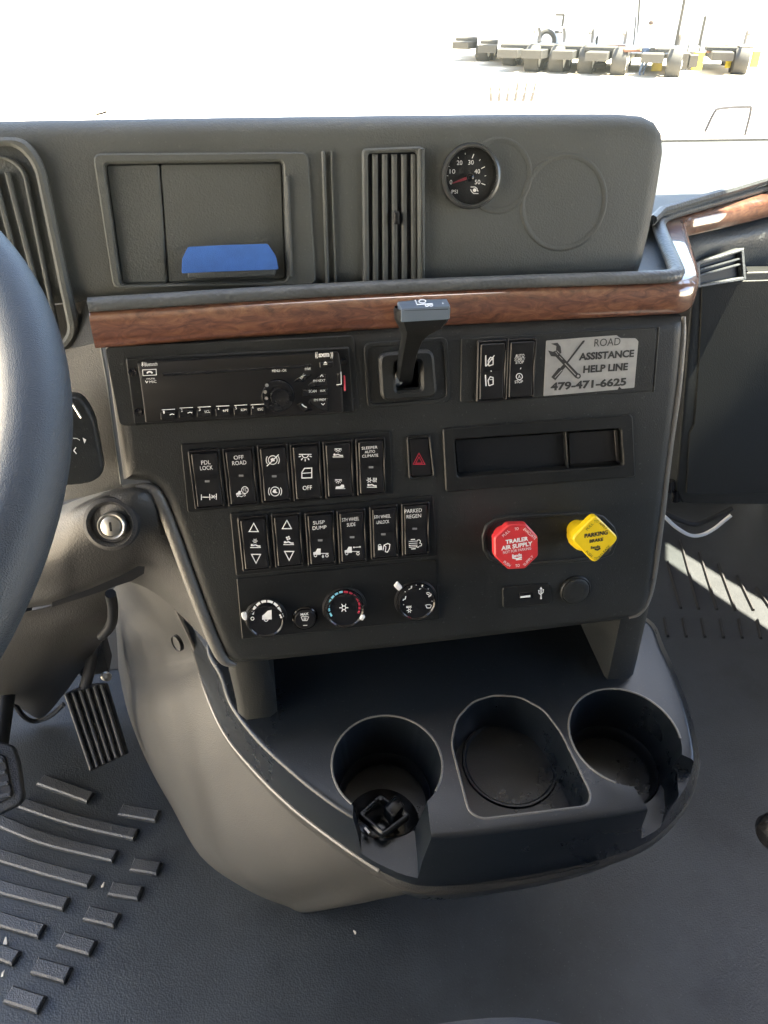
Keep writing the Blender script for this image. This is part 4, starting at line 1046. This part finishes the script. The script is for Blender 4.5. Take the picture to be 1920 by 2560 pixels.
# ================================================================== OTHER THINGS AROUND THE DASH
# --- ignition lock
q = on_y(284, 1312, .537); nI = Vector((-.12, -.92, .38)).normalized(); FI = Frame(q, (1, -.05, .0), nI); FI.X = (FI.X - FI.N * FI.X.dot(FI.N)).normalized(); FI.U = FI.N.cross(FI.X)
ig = empty('ignition_lock', FI.mat(), 'round silver ignition key lock in a dark recess left of the switches', 'ignition lock')
b = MB(); b.lathe(FI, Vector((-.002, .001)), [(.0225, -.004), (.0215, .002), (.0185, .0035), (.0165, .002), (.0155, -.001)], 48); b.build('recess_ring', M['rubber'], ig)
b = MB(); b.lathe(FI, Vector((0, 0)), [(.0112, -.001), (.0112, .006), (.0102, .0072), (.0088, .0066), (.0084, .0058)], 40); b.build('lock_collar', M['metal'], ig)
b = MB(); b.lathe(FI, Vector((0, 0)), [(.0080, .005), (.0080, .0074), (.0072, .0080), (.0003, .0080)], 36); cy_ = b.build('lock_cylinder', M['metal'], ig)
b = MB(); b.plate(FI, [(-.0009, -.0035), (.0009, -.0035), (.0009, .0038), (-.0009, .0038)], .0078, .0083, 0); b.build('keyhole', M['cup'], cy_)
# --- steering wheel
nW = Vector((-0.04, -math.cos(R_(64)), math.sin(R_(64)))).normalized()
RW, rw = 0.222, 0.0150
pW = CAM + ray(104, 1125).normalized() * 0.375
cW = pW - Vector((RW, 0, 0))
FW = Frame(cW, (1, 0, 0.0), nW); FW.X = (FW.X - FW.N * FW.X.dot(FW.N)).normalized(); FW.U = FW.N.cross(FW.X)
sw = empty('steering_wheel', FW.mat(), 'dark leather steering wheel rim with bluish sheen at the left edge', 'steering wheel')
b = MB(); b.tube([FW.world(RW*math.cos(2*math.pi*k/160), RW*math.sin(2*math.pi*k/160)) for k in range(160)], rw, 24, closed=True, ry=rw*1.06); b.build('rim', M['wheel'], sw, sharp=80)
b = MB(); b.lathe(FW, Vector((0, 0)), [(.085, -.06), (.09, -.03), (.08, -.015), (.05, -.008), (.001, -.006)], 40); b.build('hub', M['plate'], sw)
for a in (-18, 198):
    ca, sa = math.cos(R_(a)), math.sin(R_(a))
    b = MB(); b.tube([FW.world(.07*ca, .07*sa, -.03), FW.world(.15*ca, .15*sa, -.02), FW.world(.222*ca, .222*sa, 0)], [.022, .016, .012], 12, ry=.008); b.build('spoke', M['metal'], sw)
# --- column stalk housing behind the wheel
Fs = Frame(on_y(190, 1100, .552), (1, .12, 0), (0.1, -.96, .2)); Fs.X = (Fs.X - Fs.N*Fs.X.dot(Fs.N)).normalized(); Fs.U = Fs.N.cross(Fs.X)
stl = empty('column_switch', Fs.mat(), 'dark column switch housing with small white arrow, half hidden behind the steering wheel', 'switch housing')
b = MB(); b.plate(Fs, rpoly(pxl(Fs, [(40, 1010), (200, 985), (236, 1040), (262, 1180), (230, 1205), (40, 1225)]), .008, 6), -.012, .004, .003, 3); b.build('housing', M['panel'], stl)
i = Ink(Fs, .0045, Z(0, 560, .37975)); i.poly([(543, 1406), (568, 1420), (556, 1446)]); i.line([(482, 1410), (508, 1412), (526, 1424)], 3.5); i.line([(500, 1470), (486, 1492), (504, 1514)], 7); i.poly([(0, 1490), (20, 1462), (28, 1500), (10, 1500)]); i.poly([(0, 1530), (20, 1520), (24, 1560), (8, 1560)])
i.build('print', M['print'], stl)
b = MB(); b.tube([Fs.pt(168, 990, .006), Fs.pt(185, 1015, .006), Fs.pt(203, 1044, .005)], .0009, 6); b.build('trim_edge', M['chrome'], stl)
# --- accelerator pedal
pa = [on_y(160, 1735, .885), on_y(268, 1705, .885), on_z(318, 1884, 0.06), on_z(222, 1928, 0.06)]
Xp = ((pa[1]-pa[0]) + (pa[2]-pa[3])).normalized(); Up_ = ((pa[0]-pa[3]) + (pa[1]-pa[2])).normalized()
Fa = Frame(sum(pa, Vector())/4, Xp, Xp.cross(Up_)); Fa.N = Fa.N if Fa.N.y < 0 else -Fa.N; Fa.U = Fa.N.cross(Fa.X)
ap = empty('accelerator_pedal', Fa.mat(), 'ribbed black accelerator pedal standing over the floor left of the console', 'pedal')
pq = [(160, 1735), (185, 1722), (235, 1708), (266, 1706), (319, 1884), (224, 1930)]
b = MB(); b.plate(Fa, rpoly(pxl(Fa, pq), .003, 3), -.012, 0, .0015); b.build('pedal_plate', M['rubber'], ap)
for k in range(6):
    t0, t1 = (k + .12) / 6, (k + .62) / 6
    L = lambda t: (160 + 106*t, 1737 - 29*t); Bm = lambda t: (224 + 94*t, 1927 - 44*t)
    b = MB(); b.plate(Fa, pxl(Fa, [L(t0), L(t1), Bm(t1), Bm(t0)]), -.001, .0065, .0016, 1); b.build('ridge', M['cover'], ap)
b = MB(); b.tube([Fa.pt(205, 1745, -.01), on_y(228, 1660, .91), on_y(238, 1600, .94), on_y(245, 1540, .98)], .009, 10, ry=.008); b.build('pedal_arm', M['rubber'], ap)
b = MB(); b.box(on_y(232, 1630, .97), .022, .02, .03, None, .004); b.build('bracket', M['plate'], ap)
b = MB(); b.lathe(Fa, Fa.uv(262, 1690, .01), [(.007, -.01), (.007, .006), (.004, .009), (.0005, .009)], 14); b.build('bolt', M['metal'], ap)
# --- brake pedal at the left edge
Fb = Frame(on_z(20, 1950, 0.12), (.98, -.18, 0), (.1, -.55, .83)); Fb.X = (Fb.X - Fb.N*Fb.X.dot(Fb.N)).normalized(); Fb.U = Fb.N.cross(Fb.X)
bp_ = empty('brake_pedal', Fb.mat(), 'dark rubber brake pedal pad cut off by the left edge of the photo', 'pedal')
b = MB(); b.plate(Fb, rpoly(pxl(Fb, [(-120, 1880), (-10, 1852), (34, 1862), (48, 1905), (60, 1990), (50, 2010), (-20, 2044), (-120, 2070)]), .006, 5), -.014, 0, .004, 3); b.build('pedal_pad', M['mat'], bp_)
b = MB(); b.plate(Fb, rpoly(pxl(Fb, [(-110, 1905), (-12, 1880), (14, 1890), (34, 1990), (-20, 2020), (-110, 2045)]), .005, 4), -.001, .004, .0015); b.build('pad_tread', M['rubber'], bp_)
for k in range(4):
    b = MB(); b.plate(Fb, pxl(Fb, [(-100, 1918 + 28*k), (10 + 6*k, 1896 + 28*k), (12 + 6*k, 1908 + 28*k), (-100, 1930 + 28*k)]), .0038, .0062, .0008); b.build('ridge', M['mat'], bp_)
b = MB(); b.tube([Fb.world(-.02, .0, -.012), Fb.world(-.03, .12, -.02), Fb.world(-.03, .30, -.01)], .012, 10); b.build('pedal_arm', M['plate'], bp_)
# --- driver's floor mat with raised bars
fm = empty('floor_mat', at((-0.35, 0.7, 0.004)), 'dark rubber floor mat with raised bars by the pedals and thin ribs at right', 'floor mat')
b = MB(); mp = [(-.90, -.4), (1.22, -.4), (1.22, 1.45), (-.23, 1.45), (-.23, 1.05), (-.90, 1.05)]
FZ = Frame((0, 0, 0), (1, 0, 0), (0, 0, 1))
b.plate(FZ, mp, 0.001, 0.0045, 0); b.build('mat_sheet', M['floor'], fm)
ZM = Z(0, 1860, .5787)
def bar(pts, wd, nm='bar'):
    P = smooth_line([on_z(*ZM(x, y), 0.0055) for x, y in pts], 5) if len(pts) > 2 else [on_z(*ZM(x, y), 0.0055) for x, y in pts]
    rings = []
    for k, p in enumerate(P):
        a = P[max(0, k-1)]; c = P[min(len(P)-1, k+1)]; t = (c-a).normalized(); o = Vector((-t.y, t.x, 0))
        e = .002 if k in (0, len(P)-1) else 0
        q = p + (t*e if k == 0 else -t*e if k == len(P)-1 else Vector())
        rings.append([(p if h_ < .005 else q) + o*wd*f_ + Vector((0, 0, h_)) for f_, h_ in ((-1, 0), (-.95, .0045), (-.72, .0064), (.72, .0064), (.95, .0045), (1, 0))])
    b = MB(); b.loft(rings, cap0=True, cap1=True); return b.build(nm, M['mat'], fm)
for L in ([(85, 258), (330, 338), (590, 398)], [(-120, 290), (0, 338), (200, 418), (500, 492)], [(-120, 450), (0, 487), (200, 547), (395, 600)], [(-120, 575), (0, 622), (150, 662), (290, 698)], [(-120, 720), (0, 762), (185, 815)], [(-120, 865), (0, 905), (75, 932)]):
    bar(L, .0092)
for L in ([(178, 160), (395, 238)], [(522, 290), (684, 318)], [(572, 526), (690, 545)], [(478, 630), (610, 652)], [(375, 735), (508, 768)], [(265, 848), (405, 888)], [(152, 962), (298, 1004)], [(38, 1085), (184, 1132)]):
    bar(L, .0100)
# --- passenger footwell: rows of grooved ribs in the floor rubber
def rib(a, c):
    p, q = on_z(*Z6(*a), .0045), on_z(*Z6(*c), .0045); t = (q-p).normalized(); o = Vector((-t.y, t.x, 0))*.0028; z = Vector((0, 0, .006))
    b = MB(); b.loft([[p-o, p-o*.5+z, p+o*.5+z, p+o], [q-o, q-o*.5+z, q+o*.5+z, q+o]], cap0=True, cap1=True); b.build('rib', M['rubber'], fm)
for k in range(8):
    rib((1160 + 94*k, 430 - 22*k + (0 if k else 20)) if 0 else (1150 + 90*k, 420 + 0*k), (1218 + 92*k, 652 + 3*k)) if k == 0 else rib((1118 + 96*k, 250 + 60*k), (1216 + 92*k, 655 + 2*k))
    rib((1134 + 94*k, 702 + 2*k), (1152 + 94*k, 795 + 2*k))
# --- passenger glove box panel
GY = 0.84
Fg = Frame(on_y(1830, 960, GY), (1, .0, 0), (-.12, -math.cos(R_(7)), math.sin(R_(7))))
Fg.X = (Fg.X - Fg.N*Fg.X.dot(Fg.N)).normalized(); Fg.U = Fg.N.cross(Fg.X)
gb = empty('glove_box', Fg.mat(), 'large flat black glove box door with latch on top right of the panel', 'glove box')
b = MB(); b.plate(Fg, rpoly(pxl(Fg, [(1734, 684), (2150, 672), (2120, 1262), (1790, 1262), (1706, 1258), (1690, 1225)]), [.008, .002, .002, .006, .006, .01], 6), -.04, 0, .003, 3); b.build('door_leaf', M['panel'], gb)
b = MB(); b.plate(Fg, rpoly(pxl(Fg, [(1752, 704), (2150, 692), (2120, 1230), (1714, 1236), (1722, 1080), (1734, 1062), (1742, 950), (1750, 800)]), .004, 4), -.001, .0022, .001); b.build('door_inset', M['column'], gb)
b = MB(); b.plate(Fg, rpoly(pxl(Fg, [(1792, 682), (1796, 658), (1804, 654), (1856, 654), (1866, 680)], -.004), .002, 3), -.022, .003, .002, 2); b.build('latch', M['plate'], gb)
for x, y in ((1676, 1215), (1690, 1238)):
    b = MB(); b.tube([Fg.pt(x, y - 14, -.006), Fg.pt(x - 2, y + 14, -.006)], .006, 10); b.build('hinge', M['gloss'], gb)
# vent and padded face above the glove box
b = MB()
b.patch([[on_z(x, y, .778) for x, y in ((1712, 612), (1730, 566), (1800, 548), (1920, 516), (2060, 480))] + [Vector((1.04, .94, .778))],
         [on_y(1716, 640, .80), on_y(1740, 612, .84), on_y(1800, 600, .87), on_y(1920, 566, .90), on_y(2060, 530, .93), Vector((1.04, .92, .73))],
         [on_y(1722, 700, .80), on_y(1740, 690, .86), on_y(1800, 690, .89), on_y(1920, 690, .92), on_y(2060, 690, .95), Vector((1.04, .93, .66))]], 6)
b.build('passenger_pad', M['pad'], dash, sharp=80)
Fv = Frame(on_y(1800, 655, .845), (.95, .3, .0), (.25, -.93, .25)); Fv.X = (Fv.X - Fv.N*Fv.X.dot(Fv.N)).normalized(); Fv.U = Fv.N.cross(Fv.X)
b = MB(); b.ringplate(Fv, pxl(Fv, [(1736, 656), (1856, 620), (1862, 700), (1738, 720)]), pxl(Fv, [(1746, 662), (1848, 630), (1853, 692), (1748, 712)]), -.01, .003, .001); pv = b.build('vent', M['pad'], dash)
for y in (676, 690):
    b = MB(); b.tube([Fv.pt(1744, y, .0), Fv.pt(1852, y - 30, .0)], .0016, 6); b.build('slat', M['pad'], pv)
b = MB(); b.plate(Fv, pxl(Fv, [(1742, 660), (1852, 626), (1856, 698), (1744, 716)]), -.012, -.004, 0); b.build('vent_throat', M['cup'], pv)
# cable loop hanging under the glove box
b = MB(); b.tube(smooth_line([on_y(x, y, .86) for x, y in ((1660, 1290), (1690, 1318), (1725, 1338), (1755, 1337), (1785, 1322), (1810, 1302), (1828, 1288))], 5), .0028, 8)
o = b.build('cable_loop', M['white']); tag(o, 'thin white cable loop hanging under the glove box above the sunlit strip', 'cable')
b = MB(); b.tube(smooth_line([on_y(x, y, .88) for x, y in ((1640, 1270), (1690, 1296), (1740, 1310), (1790, 1290), (1830, 1270))], 5), .004, 10)
o = b.build('duct_hose', M['rubber']); tag(o, 'black curved duct in the shade under the glove box', 'duct')
# seat edge and seat knob
b = MB(); q = on_z(790, 2575, .30)
rings = []
for k in range(9):
    a = k / 8 * math.pi / 2
    rings.append([Vector((q.x + (0.28 - .05*(1-math.cos(a)))*math.copysign(abs(math.cos(t))**.45, math.cos(t)), q.y - .25 + (0.255 - .05*(1-math.cos(a)))*math.copysign(abs(math.sin(t))**.45, math.sin(t)), .25 + .05*math.sin(a))) for t in [2*math.pi*i/72 for i in range(72)]])
b.loft([[Vector((p.x, p.y, .08)) for p in rings[0]]] + rings, cap0=True, cap1=True, smooth=True)
o = b.build('seat_cushion', M['seat'], sharp=80); tag(o, 'blue-grey cushion edge showing at the bottom edge of the photo', 'seat')
kn = on_z(1935, 2082, .22); Fk = Frame(kn, (0, 1, 0), (-1, -.3, .25)); Fk.X = (Fk.X - Fk.N*Fk.X.dot(Fk.N)).normalized(); Fk.U = Fk.N.cross(Fk.X)
b = MB(); b.lathe(Fk, Vector((0, 0)), [(.018, -.05), (.022, -.01), (.021, .004), (.014, .012), (.0005, .014)], 32)
o = b.build('seat_adjuster', M['gloss']); tag(o, 'round black seat knob at the right edge above the floor', 'knob')
# socket-shaped insert in the left cup well
ci_c = FT.uv(953, 2045, -.046)
ci = empty('cup_insert', FT.mat(ci_c.x, ci_c.y, -.0515), 'black square-topped plug lying in the left cup holder', 'plug')
b = MB(); b.lathe(FT, FT.uv(958, 2035, -.046), [(.036, -.0735), (.036, -.066), (.034, -.0645), (.0005, -.0645)], 44); b.build('plug_base', M['gloss'], ci)
sq = rpoly(pxl(FT, [(893, 2035), (958, 2090), (1028, 2038), (950, 1985)], -.04), .004, 4)
b = MB(); b.ringplate(FT, sq, inset(ccw(sq), .0042), -.047, -.0385, .0016); b.build('square_frame', M['tray'], ci)
b = MB(); b.plate(FT, rpoly(pxl(FT, [(958, 2025), (990, 1990), (1012, 2020), (982, 2052)], -.036), .003, 3), -.047, -.030, .003, 2); b.build('plug_tab', M['tray'], ci)
b = MB(); b.plate(FT, pxl(FT, [(908, 2070), (914, 2065), (927, 2080), (921, 2085)], -.042), -.047, -.0425, .0005); b.build('lug', M['metal'], ci)
# crumbs on the floor
for k, (x, y, s_) in enumerate([(889, 2332, .0042), (568, 2201, .0035), (1394, 2270, .0024), (258, 2214, .0026), (15, 2354, .0036), (8, 2434, .0028), (1078, 570, .0)]):
    if s_ == 0: continue
    p = on_z(x, y, .006 if x < 300 else .0015); v = []
    for a in range(7): v.append(p + Vector((random.uniform(-1, 1)*s_, random.uniform(-1, 1)*s_*1.6, random.uniform(0, 1)*s_)))
    b = MB(); bm = bmesh.new(); [bm.verts.new(q) for q in v]; bmesh.ops.convex_hull(bm, input=bm.verts); bm.verts.index_update()
    b.add([q.co.copy() for q in bm.verts], [[w_.index for w_ in f.verts] for f in bm.faces]); bm.free()
    lb = ['pale crumb on the dark floor below the left cup holder', 'pale crumb on the floor at the foot of the console body', 'tiny pale speck on the floor below the console front', 'white speck beside the third mat bar', 'white scrap between two mat bars at the left edge', 'small white scrap at the left edge nearest the bottom corner'][k]
    tag(b.build('crumb', M['crumb']), lb, 'crumb', 'crumbs on the floor')
# hair on the dash top
o = MB(); o.tube(smooth_line([FH.pt(x, y, .001) for x, y in ((240, 286), (252, 284), (267, 279))], 4), .0007, 5)
tag(o.build('loose_thread', M['rubber']), 'tiny dark thread lying on the top edge of the dash hood at left', 'thread')

# ================================================================== THE YARD OUTSIDE
# own bonnet with air louvre and bonnet mirror
th = empty('truck_hood', at((0.3, 2.4, 0.6)), 'white truck hood seen over the dash with louvre fins and a hood mirror', 'truck hood')
b = MB(); secs = []
for y_, hw, zt in ((1.50, 1.02, .765), (2.0, 1.0, .76), (2.6, .98, .745), (3.0, .92, .70), (3.25, .85, .58), (3.3, .8, .1)):
    secs.append([Vector((.3 + hw*s_, y_, zt - .10*abs(s_)**3 - (0.5 if abs(s_) > 1.0 else 0))) for s_ in (-1.12, -1, -.8, -.5, -.2, 0, .2, .5, .8, 1, 1.12)])
b.loft(secs, closed=False, smooth=True); b.build('hood_shell', M['white'], th, sharp=60)
for k in range(6):
    x = 1228 + 20*k
    b = MB(); p = on_y(x, 250, 2.6); h = (.046 if k < 3 else .058)
    b.tube([p + Vector((0, 0, -.004)), p + Vector((.002*k, .01, h*.5)), p + Vector((.0045*k - .004, .02, h))], [.006, .0045, .0012], 8); b.build('louver_fin', M['fin'], th)
mh = [on_y(x, y, 1.9) for x, y in ((1762, 330), (1784, 284), (1800, 271), (1865, 267), (1877, 274), (1862, 338))]
b = MB(); b.loft([[p + Vector((0, .09, 0)) for p in mh], mh], cap0=True, cap1=True); mr = b.build('mirror', M['white'], th)
b = MB(); b.tube(smooth_line(mh, 4), .0035, 8); b.build('mirror_seal', M['rubber'], mr)
b = MB(); b.tube([on_y(1815, 330, 1.95), on_y(1812, 420, 1.95) + Vector((0, 0, -.2))], .014, 8); b.build('mirror_stalk', M['white'], mr)
gz = -1.25
def wheel(c, r, wdt, parent, ax):
    fr = Frame(c, Vector((0, 0, 1)).cross(ax), ax)
    b = MB(); b.lathe(fr, Vector((0, 0)), [(r*.55, -wdt/2), (r*.9, -wdt/2), (r, -wdt*.35), (r, wdt*.35), (r*.9, wdt/2), (r*.55, wdt/2), (r*.5, wdt*.3), (.01, wdt*.3)], 28, cap0=True)
    t = b.build('wheel', M['tyre'], parent)
    b = MB(); b.lathe(fr, Vector((0, 0)), [(r*.56, wdt/2*.98), (r*.5, wdt*.42), (r*.2, wdt*.55), (.01, wdt*.56)], 20); b.build('rim', M['white'], t)
def semi(px, py, label, yaw, yel=(), pole=True, rust=False):
    """white semi tractor parked across the yard: box sleeper, hood, tank, wheels"""
    g = on_z(px, py, gz); TRK.append(None); root = empty('parked_truck', Matrix.Translation(g) @ Matrix.Rotation(yaw, 4, 'Z') @ Matrix.Scale(.85, 4), label, 'truck', 'white trucks parked across the yard'); TRK[-1] = root
    mw = mwof(root); W_ = lambda x, y, z: mw @ Vector((x, y, z)); AXv = (mw.to_3x3() @ Vector((0, -1, 0))).normalized()
    fr = Frame(mw.translation, mw.to_3x3() @ Vector((1, 0, 0)), Vector((0, 0, 1)))
    def bx(nm, x0, x1, y0, y1, z0, z1, m, ch=.06):
        b = MB(); b.box(W_((x0+x1)/2, (y0+y1)/2, (z0+z1)/2), (x1-x0)/2, (y1-y0)/2, (z1-z0)/2, fr, ch); return b.build(nm, m, root)
    bx('sleeper', -.6, 2.0, .1, 2.5, 1.05, 4.0, M['white'], .15)
    bx('cab', 2.0, 3.3, .15, 2.45, .95, 3.0, M['white'], .15)
    bx('hood', 3.3, 5.2, .35, 2.25, .9, 1.95, M['white'], .2)
    bx('bumper', 5.1, 5.5, .2, 2.4, .4, .95, M['metal'], .05)
    bx('fuel_tank', .6, 2.6, .12, .7, .45, 1.0, M['white'], .12)
    bx('chassis', -3.6, 4.9, .9, 1.7, .62, .92, M['tyre'], .03)
    bx('fifth_wheel', -2.9, -1.7, .7, 1.9, .95, 1.1, M['tyre'], .04)
    bx('window', 2.25, 3.1, .125, .148, 2.0, 2.75, M['white'], .004)
    for x in (-2.9, -1.6):
        wheel(W_(x, .35, .5), .5, .55, root, AXv)
    wheel(W_(4.1, .45, .5), .5, .3, root, AXv)
    b = MB(); b.tube([W_(4.1 + .72*math.cos(R_(a)), .35, .55 + .72*math.sin(R_(a))) for a in range(-5, 186, 10)], .06, 6, ry=.2); b.build('fender', M['white'], root)
    b = MB(); b.tube([W_(-2.9 + .66*math.cos(R_(a)), .3, 1.30 + .5*math.sin(R_(a))) for a in range(-10, 150, 10)], .05, 6, ry=.06); b.build('mudguard', M['liner'], root)
    if pole:
        b = MB(); b.tube([W_(-.72, .3, .95), W_(-.72, .3, 6.5)], .055, 10); b.build('exhaust_stack', M['tyre'], root)
        b = MB(); b.tube([W_(-.72, .3, 2.2), W_(-.5, .5, 2.2)], .03, 6); b.build('stack_clamp', M['metal'], root)
    for k, x in enumerate(yel):
        bx('step_guard', x, x + .45, .02, .1, .2, 1.05, M['yard_yellow'], .02)
    if rust: bx('battery_box', -.5, .2, .1, .6, .35, .95, M['rust'], .05)
TRK = []
semi(1255, 146, 'white truck farthest left in the yard, half lost in glare', R_(58), (), False)
semi(1380, 170, 'white truck with pale tall wheels and a round grey mudguard left of the person', R_(58))
semi(1318, 156, 'white truck second from the left with thin uprights in the glare', R_(60), (), True)
semi(1440, 172, 'white truck in the middle of the row beside the round mudguard', R_(57), (), False)
semi(1575, 178, 'white truck just left of the walking person', R_(61), (), True)
semi(1500, 174, 'white truck behind the person with a dark exhaust stack', R_(60), (1.9,), True)
semi(1700, 182, 'white truck with yellow step guard and rusty box right of the person', R_(62), (-.4, 2.9), True, True)
semi(1850, 176, 'white truck with two yellow guards at the top right corner', R_(64), (.1, 2.1), True)
for k, (cx, cy, r) in ((1, (1367, 100, 22)), (5, (1512, 104, 24)), (0, (1245, 130, 9)), (0, (1270, 135, 9)), (1, (1318, 150, 10)), (1, (1340, 152, 10)), (5, (1486, 150, 11)), (7, (1815, 140, 13))):
    yy = TRK[k].location.y - .8
    b = MB(); b.tube([on_y(cx + r*.85*math.cos(R_(a)), cy - r*(1.0 if r > 15 else 2.0)*math.sin(R_(a)), yy) for a in range(-20, 200, 12)], (.09 if r > 15 else .05), 8); b.build('fender_arc', M['tyre'], TRK[k])
for k, x0, y0, x1, y1 in ((5, 1636, 135, 1652, 178), (6, 1738, 130, 1752, 175), (7, 1822, 128, 1833, 170), (7, 1884, 128, 1892, 168)):
    yy = TRK[k].location.y - 1.2; p = on_y((x0+x1)/2, (y0+y1)/2, yy); q = on_y(x1, y1, yy); d = q - p
    b = MB(); b.box(p, abs(d.x), .06, abs(d.z), None, .02); b.build('step_guard', M['yard_yellow'], TRK[k])
wh = empty('warehouse', at((-15, 80, gz)), 'long white warehouse with dock doors, washed out by glare at the top left', 'warehouse')
b = MB(); b.box((-15, 84, gz + 4.5), 42, 4, 4.5, None, .1); b.build('wall', M['white'], wh)
b = MB(); b.box((-17, 32, gz + 5), 4, 48, 5, None, .1); b.build('bounce_wing', M['white'], wh)  # unseen wing added to bounce warm light into the cab
for k in range(9):
    b = MB(); b.box((-50 + 8.5*k, 79.98, gz + 2.9), 1.5, .05, 1.6, None, .02); dr = b.build('dock_door', M['liner'] if 0 else M['white'], wh)
for k, x0, y0, x1, y1, w_ in ((5, 1601, -40, 1592, 116, .035), (5, 1590, 40, 1584, 112, .025), (6, 1717, -30, 1689, 114, .06), (7, 1764, 40, 1748, 114, .06), (7, 1760, 60, 1741, 172, .025), (1, 1410, 36, 1405, 70, .05), (1, 1390, 36, 1410, 36, .05), (1, 1388, 80, 1405, 80, .05), (0, 1228, 60, 1226, 140, .03)):
    yy = TRK[k].location.y - 1.6
    b = MB(); b.tube([on_y(x0, y0, yy), on_y(x1, y1, yy)], w_, 8); b.build('exhaust_stack' if w_ > .045 else 'antenna', M['tyre'], TRK[k])
for k, x0, y0, x1, y1 in ((1, 1290, 112, 1330, 118), (1, 1345, 140, 1385, 155), (5, 1500, 112, 1560, 122), (5, 1540, 134, 1560, 168), (6, 1560, 122, 1600, 130), (6, 1696, 132, 1716, 172), (6, 1720, 136, 1738, 168), (7, 1770, 126, 1800, 132), (7, 1846, 114, 1880, 120), (0, 1266, 150, 1310, 162), (1, 1320, 156, 1338, 170), (5, 1480, 156, 1512, 170)):
    yy = TRK[k].location.y - 1.4; p = on_y((x0+x1)/2, (y0+y1)/2, yy); q = on_y(x1, y1, yy); d = q - p
    b = MB(); b.box(p, abs(d.x), .12, abs(d.z), None, .03); b.build('side_step' if k != 6 else 'battery_box', M['fin'] if (x0 % 3) else M['rust'], TRK[k])
# worker walking across the yard: one skinned body
gp = on_z(1605, 190, gz)
pr = empty('person', at(gp), 'person in white shirt and blue jeans walking across the yard', 'person')
def skin_fig(name, joints, edges, m, root):
    me = bpy.data.meshes.new(name); me.from_pydata([Vector(j[0]) for j in joints], edges, []); o = bpy.data.objects.new(name, me); COL.objects.link(o); o.parent = root
    o.matrix_parent_inverse = Matrix()
    md = o.modifiers.new('s', 'SKIN')
    for k, j in enumerate(joints): me.skin_vertices[0].data[k].radius = j[1] if isinstance(j[1], tuple) else (j[1], j[1])
    me.skin_vertices[0].data[0].use_root = True
    o.modifiers.new('b', 'SUBSURF').levels = 1; o.modifiers['b'].render_levels = 1
    bpy.context.view_layer.update(); me2 = bpy.data.meshes.new_from_object(o.evaluated_get(bpy.context.evaluated_depsgraph_get())); o.modifiers.clear(); o.data = me2; me2.materials.clear()
    for q in (m if isinstance(m, list) else [m]): me2.materials.append(q)
    me2.polygons.foreach_set('use_smooth', [True]*len(me2.polygons)); return o
J = [((0, 0, .95), (.15, .10)), ((0, 0, 1.15), (.14, .09)), ((0, 0, 1.38), (.17, .1)), ((0, 0, 1.50), .055), ((0, -.02, 1.62), (.075, .09)), ((0, -.02, 1.74), (.07, .08)),
     ((-.2, 0, 1.42), .055), ((-.25, .06, 1.15), .045), ((-.25, -.05, .92), .035), ((-.25, -.09, .83), (.025, .04)), ((.2, 0, 1.42), .055), ((.25, -.06, 1.15), .045), ((.26, -.2, .97), .035), ((.26, -.27, .90), (.025, .04)),
     ((-.1, 0, .88), .09), ((-.12, -.14, .50), .065), ((-.17, -.08, .09), .045), ((-.18, -.22, .04), (.045, .035)), ((.1, 0, .88), .09), ((.13, .05, .48), .065), ((.16, .28, .12), .045), ((.16, .17, .04), (.045, .035))]
Eg = [(0,1),(1,2),(2,3),(3,4),(4,5),(2,6),(6,7),(7,8),(8,9),(2,10),(10,11),(11,12),(12,13),(0,14),(14,15),(15,16),(16,17),(0,18),(18,19),(19,20),(20,21)]
body = skin_fig('body', J, Eg, [M['cloth'], M['denim'], M['skin']], pr)
for p in body.data.polygons:
    c = p.center; p.material_index = 1 if c.z < .96 and abs(c.x) < .235 else (2 if c.z > 1.5 or (abs(c.x) > .22 and c.z < 1.1) else 0)
hr = MB(); hr.lathe(Frame(gp + Vector((0, 0, 1.73)), (1, 0, 0), (0, 0, 1)), Vector((0, 0)), [(.085, -.03), (.088, .02), (.065, .075), (.01, .1)], 16); hr.build('hair', M['hair'], pr)
# tree whose lowest twigs hang into the top right of the frame
tp_ = on_y(1835, 24, 62); tr = empty('tree', at((tp_.x + 1.5, 64, gz)), 'green tree crown hanging into the top right edge of the photo', 'tree')
b = MB(); b.tube([Vector((tp_.x + 1.5, 64, gz)), Vector((tp_.x + 1.3, 64, gz + 3.5)), Vector((tp_.x + .8, 63.5, gz + 7))], [.28, .2, .1], 8); b.build('trunk', M['bark'], tr)
b = MB(); rnd = random.Random(3)
for k in range(2600):
    h = rnd.random() ** .8 * 5.0; rr = .12 + .62 * h if h < 3 else 2.0 * (5.4 - h) / 2.4 + .1
    a = rnd.uniform(0, 2*math.pi); q = rr * math.sqrt(rnd.random()); c = tp_ + Vector((q*math.cos(a), q*math.sin(a), h)); s_ = rnd.uniform(.06, .16)
    u = Vector((rnd.uniform(-1, 1), rnd.uniform(-1, 1), rnd.uniform(-1, 1))).normalized(); v = u.orthogonal().normalized()
    b.add([c - u*s_, c + v*s_*.5, c + u*s_, c - v*s_*.5], [(0, 1, 2, 3)])
cr = b.build('crown', M['leaf'], tr)
